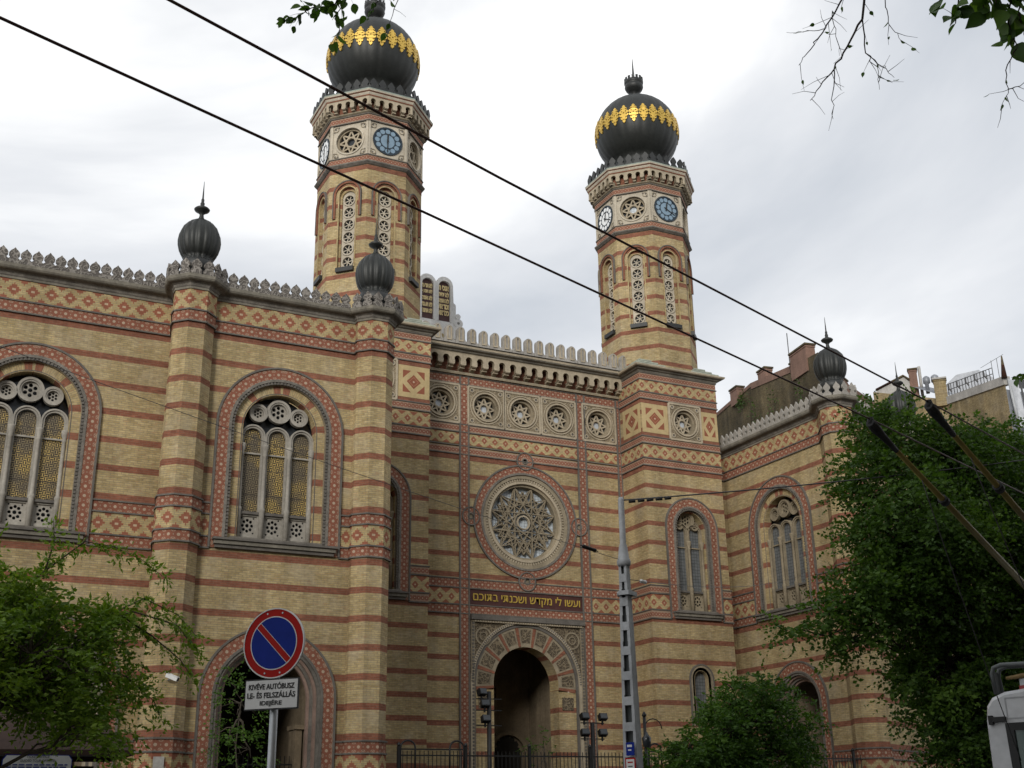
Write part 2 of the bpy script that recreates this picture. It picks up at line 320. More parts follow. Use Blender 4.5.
def fbox(mb,fr,u0,u1,z0,z1,o0,o1,m):
    f=[[fr.p(u0,z0,o1),fr.p(u1,z0,o1),fr.p(u1,z1,o1),fr.p(u0,z1,o1)],[fr.p(u0,z1,o1),fr.p(u1,z1,o1),fr.p(u1,z1,o0),fr.p(u0,z1,o0)],[fr.p(u0,z0,o0),fr.p(u1,z0,o0),fr.p(u1,z0,o1),fr.p(u0,z0,o1)],
       [fr.p(u0,z0,o0),fr.p(u0,z0,o1),fr.p(u0,z1,o1),fr.p(u0,z1,o0)],[fr.p(u1,z0,o1),fr.p(u1,z0,o0),fr.p(u1,z1,o0),fr.p(u1,z1,o1)],[fr.p(u1,z0,o0),fr.p(u0,z0,o0),fr.p(u0,z1,o0),fr.p(u1,z1,o0)]]
    uv=[(u0,z0),(u1,z0),(u1,z1),(u0,z1)]
    for q in f: mb.face(q,m,uv)
# ---- sweeps along plan outlines
def offs(path,o,closed=False):
    n=len(path); out=[]
    for i,p in enumerate(path):
        def nr(a,b):
            d=Vector((b[0]-a[0],b[1]-a[1])).normalized(); return Vector((d.y,-d.x))
        ns=[]
        if i>0 or closed: ns.append(nr(path[i-1],p))
        if i<n-1 or closed: ns.append(nr(p,path[(i+1)%n]))
        if len(ns)==1: v=ns[0]*o
        else:
            b=(ns[0]+ns[1]); k=b.length_squared/2; v=b/max(k,.25)*o
        out.append((p[0]+v.x,p[1]+v.y))
    return out
def arc(path):
    s=[0]
    for a,b in zip(path,path[1:]): s.append(s[-1]+math.hypot(b[0]-a[0],b[1]-a[1]))
    return s
def sweep(mb,path,prof,m,closed=False,skip=(),vrel=None,u0=0.):
    P=path+[path[0]] if closed else path; s=arc(P)
    L=[offs(path,o,closed) for o,z in prof]
    if closed: L=[l+[l[0]] for l in L]
    for k in range(len(prof)-1):
        z0,z1=prof[k][1],prof[k+1][1]; v0,v1=(z0,z1) if vrel is None else (z0-vrel,z1-vrel)
        if abs(z1-z0)<1e-4: v1=v0+abs(prof[k+1][0]-prof[k][0])
        for i in range(len(P)-1):
            if i in skip: continue
            mb.face([(*L[k][i],z0),(*L[k][i+1],z0),(*L[k+1][i+1],z1),(*L[k+1][i],z1)],m if isinstance(m,str) else m[k],[(u0+s[i],v0),(u0+s[i+1],v0),(u0+s[i+1],v1),(u0+s[i],v1)])
def fillet(mb,path,z,h=.055,o=.075,closed=False,m='fillet'): sweep(mb,path,[(0,z-h/2),(o,z-h/2),(o,z+h/2),(0,z+h/2)],m,closed)
def band(mb,path,z0,z1,m,o=.03,closed=False): sweep(mb,path,[(o,z0),(o,z1)],m,closed,vrel=z0)
def capface(mb,path,z,m): 
    for t in tessellate_polygon([[Vector((*p,0)) for p in path]]):
        q=[path[i] for i in t]; q=q if area(q)>0 else q[::-1]
        mb.face([(*p,z) for p in q],m)

# ================================================================== SYNAGOGUE
SYN=thing('synagogue',(26.7,50,0),'Moorish yellow and red striped brick synagogue with two onion-domed clock towers','building')
p1=(7.95,41.4); p2=(15.0,41.4); p3=(38.55,41.4); p4=(46.3,44.7); F=.73; S=.302
def octp(c,i0,i1): # octagon corners anticlockwise from the left flat's front corner
    V=[(-F,-S+.0),(-S-.0,-F),(S,-F),(F,-S)]
    return [(c[0]+a,c[1]+b) for a,b in V[i0:i1]]
pathA=[(-8,42.5),(p1[0]-.5,42.5),(p1[0]-F,41.42)]+octp(p1,0,4)+[(p1[0]+F,41.4),(p2[0]-F,41.4)]+octp(p2,0,4)+[(p2[0]+F,41.7),(15.3,42.4),(15.1,49.0)]
XW=38.5
pathC=[(37.2,50.4),(XW,50.4),(XW,42.6),(p3[0]-F,41.6)]+octp(p3,0,4)+[(p3[0]+F,41.73),(p4[0]-F,44.39)]+octp(p4,0,4)+[(p4[0]+F,45.05),(58,49.85)]
iLB=0; iRB=7; iRW=1
FA_L=Fr((0,42.5),(1,0)); FA_R=Fr((0,41.4),(1,0)); FC=Fr((0,51.1),(1,0)); FT=Fr((0,48.97),(1,0)); FW=Fr((XW,0),(0,-1)) # u on FW = -Y
LBc,RBc,RWc=2.82,11.47,-46.15
TOP=20.6
WIN=dict(zs=15.27,z0=11.05,r=1.75)
DOORR=dict(c=11.52,zs=5.6,r=1.93)
DOORL=dict(c=4.36,zs=5.8,r=1.93)
DOORW=dict(c=-45.9,zs=6.4,r=1.56)

def block(name,path,skips,depthpts):
    mb=MB(); sweep(mb,path,[(0,-.5),(0,TOP)],'brick',skip=skips); return mb
# --- museum wing walls
mb=MB(); sweep(mb,pathA,[(0,-.5),(0,TOP)],'brick',skip=(iLB,iRB))
plate(mb,FA_L,rect(-8,p1[0]-.5,-.5,TOP),[archpoly(LBc,WIN['z0'],WIN['zs'],1.75),archpoly(DOORL['c'],0,DOORL['zs'],1.93)],0,.4,'brick',edge=False)
plate(mb,FA_R,rect(p1[0]+F,p2[0]-F,-.5,TOP),[archpoly(RBc,WIN['z0'],WIN['zs'],1.75),archpoly(DOORR['c'],0,DOORR['zs'],1.93)],0,.4,'brick',edge=False)
capface(mb,pathA+[(15.13,60),(-8,60)],TOP-.02,'zinc')
sweep(mb,[(15.13,60),(-8,60),(-8,42.5)],[(0,-.5),(0,TOP)],'brick')
mb.build('wall',SYN)
mb=MB(); sweep(mb,pathC,[(0,-.5),(0,20.34)],'brick',skip=(iRW,))
plate(mb,FW,rect(-50.4,-42.6,-.5,20.34),[archpoly(RWc,WIN['z0'],WIN['zs'],1.75),archpoly(DOORW['c'],0,DOORW['zs'],1.55)],0,.4,'brick',edge=False)
capface(mb,pathC+[(58,54.5),(37.2,54.5)],20.34-.02,'zinc'); sweep(mb,[(58,49.85),(58,54.5),(37.2,54.5)],[(0,-.5),(0,20.34)],'brick')
mb.build('wall',SYN)
# --- friezes, cornices, cresting of both wings
CORN=[(.0,19.96),(.07,19.98),(.07,20.06),(.10,20.09),(.13,20.17),(.20,20.22),(.30,20.24),(.35,20.27),(.39,20.33),(.40,20.44),(.0,20.50)]
def wing_trim(path,lowsegs,dz=0.):
    mb=MB(); band(mb,path,18.77+dz,19.15+dz,'ros_w'); band(mb,path,19.21+dz,19.97+dz,'dia_w'); fillet(mb,path,18.735+dz); fillet(mb,path,19.18+dz); mb.build('frieze',SYN)
    for q in lowsegs:
        mb=MB(); band(mb,q,10.66,11.02,'ros_w'); band(mb,q,11.07,11.82,'dia_w'); band(mb,q,11.86,12.22,'ros_w')
        for z in(10.635,11.045,11.84,12.245): fillet(mb,q,z)
        mb.build('frieze',SYN)
    mb=MB(); sweep(mb,path,[(o_,z_+dz) for o_,z_ in CORN],['cornice','cornice','grey','grey','grey','grey','cornice','cornice','cornice','copper']); mb.build('cornice',SYN)
HM=[(.2,0),(.2,.11),(.12,.17),(.085,.23),(.095,.28),(.155,.34),(.163,.42),(.12,.50),(.05,.58),(0,.68)]
HL=[(.2,0),(.2,.17),(.145,.215),(.13,.265),(.18,.325),(.186,.41),(.135,.495),(.055,.565),(0,.635)]
def merlonpoly(half):
    r=[(a,b) for a,b in half]; l=[(-a,b) for a,b in half[:-1]][::-1]; return r+l
def cresting(path,off,z,half,spacing,m,th=.1,base=.13,minlen=.25,parent=None,closed=False,name='cresting',scale=1.):
    mb=MB(); P=offs(path,off,closed); P=P+[P[0]] if closed else P
    for a,b in zip(P,P[1:]):
        L=math.hypot(b[0]-a[0],b[1]-a[1])
        if L<minlen: continue
        fr=Fr(a,(b[0]-a[0],b[1]-a[1])); n=max(1,round(L/spacing)); s=L/n
        for i in range(n):
            c=(i+.5)*s; k=min(1.,s/spacing*1.02)
            jt=random.uniform(-.012,.012)
            plate(mb,fr,[(c+x*k*scale,z+zz*scale+jt*(zz>.1)) for x,zz in merlonpoly(half)],[],jt,th,m,back=True)
    return mb.build(name,parent or SYN)
def lowsplit(path,i,a,b): # path split on segment i leaving a gap between points a and b
    return [path[:i+1]+[a],[b]+path[i+1:]]
lowA=[[(-8,42.5),(LBc-2.36,42.5)],[(LBc+2.36,42.5)]+pathA[1:iRB+1]+[(RBc-2.36,41.4)],[(RBc+2.36,41.4)]+pathA[iRB+1:]]
lowC=[[pathC[0],pathC[1],(XW,-RWc+2.36)],[(XW,-RWc-2.36)]+pathC[2:]]
wing_trim(pathA,lowA); wing_trim(pathC,lowC,-.24)
cresting(pathA,.37,20.44,HL,.395,'crest'); cresting(pathC,.37,20.20,HM,.395,'merlon')
# base bands (waist of the ground floor)
for q in ([(LBc+4.2,42.5)]+pathA[1:iRB+1]+[(DOORR['c']-2.36,41.4)],[(DOORR['c']+2.36,41.4)]+pathA[iRB+1:],[pathC[0],pathC[1],(XW,47.9)],[(XW,43.9)]+pathC[2:]):
    mb=MB(); band(mb,q,3.80,4.16,'ros_w'); band(mb,q,2.9,3.75,'dia_w'); band(mb,q,2.45,2.82,'ros_w')
    for z in(3.775,4.19,2.86,2.42): fillet(mb,q,z)
    mb.build('base_frieze',SYN)

# --- arched windows
def arched_window(fr,c,zs,z0,lights,glass,half=1.38,outer=2.37,plinth=True,sill=True,vous=1.73,name='arched_window',st_='winstone'):
    k=half/1.38
    mb=MB(); archband(mb,fr,c,10.66,zs,outer-.43,outer-.03,.055,.07,'ros_c' if outer<2 else 'ros_w')
    archband(mb,fr,c,10.66,zs,outer-.03,outer+.04,.10,.12,'fillet'); archband(mb,fr,c,10.66,zs,outer-.53,outer-.43,.085,.1,'grey')
    archband(mb,fr,c,z0-.1,zs,outer-.62,outer-.53,.035,.1,'grey')
    # dentil rope
    L=2*(zs-z0)+PI*(outer-.585); n=int(L/.13); ap=archpath(c,z0,zs,outer-.585,40); s=[0]
    for a,b in zip(ap,ap[1:]): s.append(s[-1]+math.hypot(b[0]-a[0],b[1]-a[1]))
    for i in range(n):
        t=(i+.5)/n*s[-1]; j=max(x for x in range(len(s)) if s[x]<=t); j=min(j,len(ap)-2); f=(t-s[j])/(s[j+1]-s[j]); a,b=ap[j],ap[j+1]
        x,z=a[0]+(b[0]-a[0])*f,a[1]+(b[1]-a[1])*f; d=Vector((b[0]-a[0],b[1]-a[1])).normalized()*.035
        bar(mb,fr,(x-d.x,z-d.y),(x+d.x,z+d.y),.085,.075,.05,'fillet')
    if vous: 
        vousband(mb,fr,c,z0,zs,half+.02,vous+.03,-.12,.0); archband(mb,fr,c,z0,zs,vous-.0,outer-.6,-.01,.12,'stone')
        vousband(mb,fr,c,z0,zs,half-.0,half+.02,-.12,.45)
        archband(mb,fr,c,z0,zs,half+.03,half+.06,-.11,.03,'fillet')
    w=mb.build(name,SYN)
    mb=MB(); s0=1.02 if outer>2 else 1.0
    if sill:
        fbox(mb,fr,c-outer+.1,c+outer-.1,10.92,11.0,0,.32,'fillet'); fbox(mb,fr,c-outer+.15,c+outer-.15,10.78,10.92,0,.24,'cornice'); fbox(mb,fr,c-outer+.2,c+outer-.2,10.66,10.78,0,.16,'fillet'); fbox(mb,fr,c-half-.3,c+half+.3,11.0,11.08,-.5,.2,'grey')
    mb.build('sill',w)
    # tracery plate
    mb=MB(); o=-.42; n=lights; lw=2*half/n; gl=[]; holes=[]
    tr=zs-.27 if n==3 else zs-.15
    for i in range(n):
        lc=c-half+lw*(i+.5); rr=lw*.36; h=archpoly(lc,12.2,tr-.02,rr,12); holes.append(h); gl.append(h)
        ph=rect(lc-rr,lc+rr,11.32,12.0); holes.append(ph)
    if n==3: rs=[(c,16.07,.31),(c-.77*k,15.93,.20),(c+.77*k,15.93,.20)]
    else: rs=[(c,zs+.52,.30),(c-.47,zs+.22,.13),(c+.47,zs+.22,.13)]
    for x,z,r in rs: holes.append(circ(x,z,r,24))
    op=archpoly(c,z0,zs,half+.02,24)
    plate(mb,fr,rect(c-half,c+half,z0,12.12),[h_ for h_ in holes if len(h_)==4 and h_[0][1]<12],o,.2,st_,edge=False)
    for x,z,r in rs:
        ring(mb,fr,x,z,r,r+.06,o+.05,.16,st_,28); ring(mb,fr,x,z,r+.06,r+(.15 if r>.19 else .10),o+.09-.004*(x>c),.2,st_,28)
        if r>.19:
            hs=[circ(x,z,r*.24,10)]+[circ(x+r*.6*cos(2*PI*q/6+.52),z+r*.6*sin(2*PI*q/6+.52),r*.235,10) for q in range(6)]
            plate(mb,fr,circ(x,z,r+.01,24),hs,o-.05,.08,st_,edge=False)
        else: plate(mb,fr,circ(x,z,r+.01,16),[circ(x+r*.42*cos(PI/2*q),z+r*.42*sin(PI/2*q),r*.36,8) for q in range(4)],o-.05,.06,st_,edge=False)
    for i in range(n):
        lc=c-half+lw*(i+.5); rr=lw*.36
        archband(mb,fr,lc,12.1,tr,rr,rr+.07,o+.04,.14,st_,16); archband(mb,fr,lc,14.5,tr,rr+.07,lw/2+.0,o+.09,.2,st_,16)
        if plinth:
            hs=[circ(lc+.17*cos(2*PI*q/8)*lw/.92,11.66+.2*sin(2*PI*q/8),.062,6) for q in range(8)]+[circ(lc,11.66,.07,8)]+[circ(lc+a*.22*lw/.92,11.66+b*.27,.035,6) for a in(-1,1) for b in(-1,1)]
            plate(mb,fr,rect(lc-rr-.01,lc+rr+.01,11.31,12.01),hs,o-.06,.06,st_,edge=False)
    for i in range(n+1):
        x=c-half+lw*i; x=min(max(x,c-half+.07),c+half-.07); B=fr.p(x,0,o+.1)
        mb.lathe((B.x,B.y,0),[(.10,z0+.05),(.10,12.15),(.115,12.2),(.115,12.26),(.075,12.32),(.068,13.3),(.07,14.25),(.1,14.3),(.07,14.36),(.12,14.5),(.13,14.62),(.13,14.68)],st_,12)
    fbox(mb,fr,c-half,c+half,12.06,12.16,o-.02,o+.09,'fillet'); fbox(mb,fr,c-half,c+half,14.34,14.40,o-.14,o-.02,st_)
    mb.build('tracery',w)
    mb=MB(); plate(mb,fr,op,[],o-.26,0,'darkglass')
    for g in gl: plate(mb,fr,g,[],o-.10,0,glass)
    mb.build('glass',w)
    return w
arched_window(FA_L,LBc,WIN['zs'],WIN['z0'],3,'goldglass'); arched_window(FA_R,RBc,WIN['zs'],WIN['z0'],3,'goldglass')
arched_window(FW,RWc,WIN['zs'],WIN['z0'],3,'greyglass',st_='tanstone')
# ground-floor arches of the wings
def archway(fr,d,name='archway',mold='marble',depth=5.5,inmat='void'):
    c,zs,r=d['c'],d['zs'],d['r']; mb=MB()
    archband(mb,fr,c,0,zs,r+.02,r+.42,.055,.07,'ros_w'); archband(mb,fr,c,0,zs,r+.42,r+.49,.10,.12,'fillet'); archband(mb,fr,c,0,zs,r-.07,r+.02,.085,.1,'fillet')
    for k in range(4): archband(mb,fr,c,0,zs,r-.17-.09*k,r-.07-.09*k,.03-.13*k,.14,['grey',mold,'grey',mold][k])
    w=mb.build(name,SYN)
    mb=MB(); r2=r-.43
    ap=archpoly(c,0,zs,r-.1)
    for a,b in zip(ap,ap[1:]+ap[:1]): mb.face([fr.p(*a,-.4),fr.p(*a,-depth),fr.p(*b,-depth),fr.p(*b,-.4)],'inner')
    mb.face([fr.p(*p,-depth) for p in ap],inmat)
    for s in (-1,1): # pilaster and panel inside the passage
        fbox(mb,fr,c+s*(r-.3)-.12,c+s*(r-.3)+.12,0,zs-.9,-2.4,-1.6,'inner'); fbox(mb,fr,c+s*(r-.3)-.17,c+s*(r-.3)+.17,zs-.9,zs-.75,-2.5,-1.5,'inner')
    mb.build('passage',w); return w
archway(FA_R,DOORR); archway(FA_L,DOORL,mold='pale'); archway(FW,DOORW)

# --- corner pilaster tops: drums, ribbed onion domes
def onion(c,z,name='onion_finial',spike=True):
    mb=MB(); mb.lathe((*c,z),[(.62,0),(.62,.42),(.55,.5)],'domed',16)
    pr=[(.50,.42),(.56,.48),(.56,.56),(.50,.60),(.61,.70),(.72,.90),(.785,1.16),(.80,1.36),(.765,1.62),(.66,1.88),(.48,2.10),(.25,2.25),(.13,2.32)]
    mb.lathe((*c,z),pr,'dome',96,16,.08)
    mb.lathe((*c,z-.14),[(.13,2.44),(.09,2.55),(.075,2.66),(.14,2.74),(.27,2.82),(.30,2.88),(.24,2.94),(.12,2.98),(.075,3.06),(.085,3.14),(.055,3.2),(.06,3.3),(.035,3.36),(.008,4.1)],'dome',16)
    return mb.build(name,SYN)
for c in (p1,p2,p3,p4): onion(c,20.9 if c[0]<20 else 20.68)

# --- centre bay
CX=26.7
cen=[(20.65,51.1),(32.45,51.1)]
mb=MB(); ROSE=(26.7,15.32); POR=(26.6,7.5)
def horseshoe(c,zs,r,z0,n=30,e=.12): return [(c-r*.985,z0),(c+r*.985,z0)]+[(c+r*cos(-e+(PI+2*e)*i/n),zs+r*sin(-e+(PI+2*e)*i/n)) for i in range(n+1)]
plate(mb,FC,rect(20.65,32.45,-.5,23.85),[circ(*ROSE,2.27,60),horseshoe(*POR,2.70,0)]+[circ(x,20.97,.74,28) for x in(22.1,24.57,26.62,28.72,31.14)],0,.5,'midbrick',edge=False)
capface(mb,[(20.65,50.2),(32.45,50.2),(32.45,62),(20.65,62)],23.83,'zinc'); mb.build('wall',SYN)
for zs_,fl in (((( 22.06,22.42,'ros_c'),),(22.46,22.02)),(((19.56,19.88,'ros_t'),(18.9,19.45,'dia_t'),(18.42,18.74,'ros_t')),(19.92,19.52,18.82,18.38)),(((11.86,12.22,'ros_c'),),(12.26,11.82)),(((10.66,11.0,'ros_c'),),(11.04,10.62))):
    mb=MB()
    for z0,z1,m in zs_: band(mb,cen,z0,z1,m)
    for z in fl: fillet(mb,cen,z,.05,.07)
    if len(zs_)>1: band(mb,cen,18.1,18.36,'redbrick',.01)
    mb.build('frieze',SYN)
for q in ([(20.65,51.1),(23.15,51.1)],[(30.25,51.1),(32.45,51.1)]): mb=MB(); band(mb,q,11.08,11.78,'dia_t'); mb.build('frieze',SYN)
mb=MB()
def vstrip(x0,x1,z0,z1,o=.05):
    q=lambda u,z:(z,(u-x0-.04)); fr=FC; w=x1-x0
    a=x0+.04; b=x1-.04
    mb.face([fr.p(a,z0,o),fr.p(b,z0,o),fr.p(b,z1,o),fr.p(a,z1,o)],'ros_c',[(z0,0),(z0,.36),(z1,.36),(z1,0)])
    fbox(mb,fr,x0-.035,x0+.04,z0,z1,0,.085,'fillet'); fbox(mb,fr,x1-.04,x1+.035,z0,z1,0,.085,'fillet')
for q in((23.13,23.6,0,22.42),(29.8,30.27,0,22.42),(32.21,32.44,12.24,22.42),(20.7,21.1,12.24,22.42)): mb=MB(); vstrip(*q); mb.build('frieze_strip',SYN)
# roundels of the attic
def roundel(fr,c,z=20.97,h=.99,r=.70,parent=None,glass='brightglass',name='star_roundel'):
    mb=MB(); plate(mb,fr,rect(c-h,c+h,z-h,z+h),[circ(c,z,r,32)],.05,.14,'arab2')
    for a,b in ((-1,0),(1,0)): fbox(mb,fr,c+a*h-.05,c+a*h+.05,z-h,z+h,0,.09,'pale')
    for b in (-1,1): fbox(mb,fr,c-h,c+h,z+b*h-.05,z+b*h+.05,0,.088,'pale')
    ring(mb,fr,c,z,r+.0,r+.07,.11,.1,'pale',36); ring(mb,fr,c,z,r+.14,r+.19,.085,.06,'pale',36); ring(mb,fr,c,z,r-.12,r,-.05,.3,'stone',36)
    for a in(-1,1):
        for b in(-1,1): ring(mb,fr,c+a*h*.80,z+b*h*.80,.07,.12,.09,.06,'pale',12); disc(mb,fr,c+a*h*.8,z+b*h*.8,.07,.055,'fillet',12)
    w=mb.build(name,parent or SYN)
    if parent is None: star_tracery(fr,c,z,r-.12,w,glass)
    return w
def star_tracery(fr,c,z,r,w,glass,o=-.18):
    mb=MB(); P=[(c+r*cos(PI/8*0+2*PI*i/8+PI/2),z+r*sin(2*PI*i/8+PI/2)) for i in range(8)]
    for i in range(8): bar(mb,fr,P[i],P[(i+3)%8],r*.12,o-.004*(i%4),.1,'pale')
    ring(mb,fr,c,z,r*.36,r*.46,o+.01,.1,'pale',20); mb.build('tracery',w)
    mb=MB(); disc(mb,fr,c,z,r+.02,o-.14,'darkglass'); disc(mb,fr,c,z,r*.34,o-.13,glass,20); mb.build('glass',w)
for x in(22.1,24.57,26.62,28.72,31.14): roundel(FC,x)
# corbel table, cornice, rounded merlons
mb=MB(); x0,x1=20.65,32.4; n=19; s=(x1-x0)/n; band(mb,cen,22.62,23.45,'redbrick',.03)
fbox(mb,FC,x0,x1,22.50,22.60,0,.16,'stone'); fbox(mb,FC,x0,x1,22.60,22.66,0,.1,'pale')
def corbel_arches(mb,fr,x0,x1,n,z0,z1,o,m='pale'):
    s=(x1-x0)/n; holes=[]
    zm=z0+(z1-z0)*.30; pts=[]
    outer=[(x0,zm)]
    for i in range(n):
        c=x0+s*(i+.5); r=s*.29; zt=z1-r-.12
        outer+=[(c-r*.86,zm),(c-r*.86,zt-r*.45)]+[(c+r*cos(PI*1.16-PI*1.32*k/10),zt+r*sin(PI*1.16-PI*1.32*k/10)) for k in range(11)]+[(c+r*.86,zt-r*.45),(c+r*.86,zm)]
    outer+=[(x1,zm),(x1,z1),(x0,z1)]
    plate(mb,fr,outer,[],o,.22,m,mside='stone')
    for i in range(n+1):
        c=min(max(x0+s*i,x0+s*.14),x1-s*.14); w=s*.17
        pr=[(0,z0),(.12*o/.5,z0+.02),(.3*o/.5,z0+(zm-z0)*.45),(o-.02,zm-.06),(o-.02,zm),(0,zm)]
        for (a,za),(b,zb) in zip(pr,pr[1:]):
            mb.face([fr.p(c-w,za,a),fr.p(c+w,za,a),fr.p(c+w,zb,b),fr.p(c-w,zb,b)],'stone')
        for sg in(-1,1):
            q=[fr.p(c+sg*w,zz,a) for a,zz in pr]; mb.face(q if sg>0 else q[::-1],'stone')
        for k in (0,1): fbox(mb,fr,c-w*1.15,c+w*1.15,zm-.03-.12*k,zm+.02-.12*k,0,o*(1.02-.3*k),m)
corbel_arches(mb,FC,x0,x1,n,22.66,23.46,.5)
sweep(mb,[(20.65,51.1),(32.45,51.1)],[(.0,23.45),(.50,23.46),(.52,23.50),(.60,23.54),(.63,23.60),(.76,23.64),(.80,23.70),(.82,23.80),(.0,23.9)],['pale','pale','cornice','cornice','cornice','cornice','pale','copper'])
mb.build('cornice',SYN)
MR=[(.31,0),(.31,.22),(.26,.24),(.215,.34),(.215,.76)]+[(.215*cos(a),.76+.225*sin(a)) for a in (.35,.7,1.05,1.4)]+[(0,.985)]
def round_merlons():
    mb=MB(); fr=Fr((20.4,51.1-.80),(1,0)); n=19; s=.637
    for i in range(n):
        c=.55+s*i; plate(mb,fr,[(c+x,23.80+z) for x,z in merlonpoly(MR)],[],random.uniform(-.01,.01),.22,'merlon',back=True)
        q=[(c+x*.62,23.80+.14+z*.8) for x,z in merlonpoly([(.2,.05),(.2,.76)]+[(.2*cos(a),.76+.2*sin(a)) for a in (.5,1.)]+[(0,.97)])]
        h=[(c+x*.36,23.80+.22+z*.7) for x,z in merlonpoly([(.2,.05),(.2,.76)]+[(.2*cos(a),.76+.2*sin(a)) for a in (.5,1.)]+[(0,.97)])]
        plate(mb,fr,q,[h],.045,.05,'pale')
    mb.build('cresting',SYN)
round_merlons()
# rose window
mb=MB(); cx,cz=ROSE
ring(mb,FC,cx,cz,2.46,2.80,.055,.07,'ros_c',72); ring(mb,FC,cx,cz,2.80,2.88,.10,.12,'fillet',72); ring(mb,FC,cx,cz,2.36,2.46,.10,.12,'grey',72)
ring(mb,FC,cx,cz,2.18,2.36,.03,.3,'stone',72); ring(mb,FC,cx,cz,2.04,2.18,-.04,.3,'stone',72); ring(mb,FC,cx,cz,1.92,2.04,.02,.4,'pale',72); ring(mb,FC,cx,cz,1.80,1.92,-.12,.4,'stone',72)
for i in range(96):
    a=2*PI*i/96; bar(mb,FC,(cx+2.06*cos(a),cz+2.06*sin(a)),(cx+2.17*cos(a),cz+2.17*sin(a)),.06,.01,.07,'pale')
for a,d in ((0,3.02),(PI,3.0),(PI/2,3.08),(-PI/2,2.98)):
    x,z=cx+d*cos(a),cz+d*sin(a); ring(mb,FC,x,z,.16,.42,.062,.07,'ros_t',24); ring(mb,FC,x,z,.42,.47,.11,.12,'fillet',24); ring(mb,FC,x,z,.11,.16,.10,.1,'fillet',20); disc(mb,FC,x,z,.12,.03,'stone',16)
rw=mb.build('rose_window',SYN)
mb=MB(); r=1.82; P=[(cx+r*cos(2*PI*i/12+PI/12),cz+r*sin(2*PI*i/12+PI/12)) for i in range(12)]
k=0
for i in range(12):
    for st in (5,4):
        bar(mb,FC,P[i],P[(i+st)%12],.045 if st==5 else .03,-.19-.0035*k,.14,'tracestone'); k=(k+1)%9
for i in range(6):
    a=PI/6+PI/3*i; q=(cx+1.22*cos(a),cz+1.22*sin(a))
    for st in range(2):
        t=[(q[0]+.36*cos(a+st*PI/3+2*PI*j/3),q[1]+.36*sin(a+st*PI/3+2*PI*j/3)) for j in range(3)]
        for j in range(3): bar(mb,FC,t[j],t[(j+1)%3],.04,-.22-.003*j-.01*st,.13,'tracestone')
    a=PI/3*i; q=(cx+1.15*cos(a),cz+1.15*sin(a)); t=[(q[0]+.3*cos(a+PI/4+PI/2*j),q[1]+.3*sin(a+PI/4+PI/2*j)) for j in range(4)]
    for j in range(4): bar(mb,FC,t[j],t[(j+1)%4],.04,-.225-.003*j,.13,'tracestone')
ring(mb,FC,cx,cz,.30,.37,-.18,.15,'pale',12)
mb.build('tracery',rw)
mb=MB(); disc(mb,FC,cx,cz,1.86,-.46,'skyglass',48); mb.build('glass',rw)
# inscription
mb=MB(); fbox(mb,FC,23.64,29.78,11.04,11.8,0,.02,'maroon'); ins=mb.build('inscription_panel',SYN)
def text(body,size,mat,o,ex=.01,fit=None,parent=None,name='lettering',bold=0.):
    cu=bpy.data.curves.new('tmp','FONT'); cu.body=body; cu.size=size; cu.extrude=ex; cu.align_x='CENTER'; cu.align_y='CENTER'; cu.offset=bold; cu.space_line=1.0
    ob=bpy.data.objects.new('tmp',cu); COL.objects.link(ob); dg=bpy.context.evaluated_depsgraph_get(); me=bpy.data.meshes.new_from_object(ob.evaluated_get(dg))
    COL.objects.unlink(ob); bpy.data.objects.remove(ob)
    co=np.empty(len(me.vertices)*3); me.vertices.foreach_get('co',co); co=co.reshape(-1,3); c=(co.max(0)+co.min(0))/2; w=(co.max(0)-co.min(0)); co-=c
    if fit: co[:,0]*=fit[0]/w[0]; co[:,1]*=(fit[1]/w[1] if len(fit)>1 else fit[0]/w[0])
    origin,ux,uz=o; nx=ux.cross(uz)
    W=np.outer(co[:,0],ux)+np.outer(co[:,1],uz)+np.outer(co[:,2],nx)+np.array(origin)
    me.vertices.foreach_set('co',W.ravel()); me.materials.clear(); me.materials.append(M[mat]); me.update()
    ob=bpy.data.objects.new(name,me); COL.objects.link(ob); ob.parent=parent
    if parent: ob.matrix_parent_inverse=wm(parent).inverted()
    return ob
X=Vector((1,0,0)); Z=Vector((0,0,1))
text('ועשו לי מקדש ושכנתי בתוכם'[::-1],.5,'goldpaint',(FC.p(26.72,11.42,.04),X,Z),.015,(5.8,.54),ins,bold=.003)
# portal
mb=MB(); c,zs=POR
plate(mb,FC,rect(23.66,29.76,0,10.46),[horseshoe(c,zs,2.86,0)],.03,.06,'arab')
for x in(23.78,29.64): fbox(mb,FC,x-.09,x+.09,0,10.4,0,.10,'stone'); 
for i in range(66):
    for x in(23.78,29.64): fbox(mb,FC,x-.05,x+.05,.1+i*.157,.19+i*.157,.1,.13,'fillet')
fbox(mb,FC,23.66,29.76,10.36,10.56,0,.24,'fillet'); fbox(mb,FC,23.7,29.72,10.25,10.36,0,.15,'stone')
for i in range(44): fbox(mb,FC,23.85+i*.132,23.92+i*.132,10.26,10.33,.15,.18,'pale')
for x in(24.33,29.1): ring(mb,FC,x,9.62,.34,.42,.07,.05,'stone',24); ring(mb,FC,x,9.62,.16,.2,.07,.05,'stone',16)
archband(mb,FC,c,0,zs,2.80,2.94,.11,.2,'pale',36); archband(mb,FC,c,0,zs,2.66,2.80,.03,.2,'fillet',36)
L=2*zs+PI*2.87
for i in range(80):
    a=PI*(i+.5)/80; bar(mb,FC,(c+2.83*cos(a),zs+2.83*sin(a)),(c+2.92*cos(a),zs+2.92*sin(a)),.05,.13,.03,'fillet')
por=mb.build('portal',SYN)
mb=MB(); NV=9; e=.12
n=36
H=lambda r:[(c+r*cos(PI+e-(PI+2*e)*i/n),zs+r*sin(PI+e-(PI+2*e)*i/n)) for i in range(n+1)]
a,b=H(1.72),H(2.66)
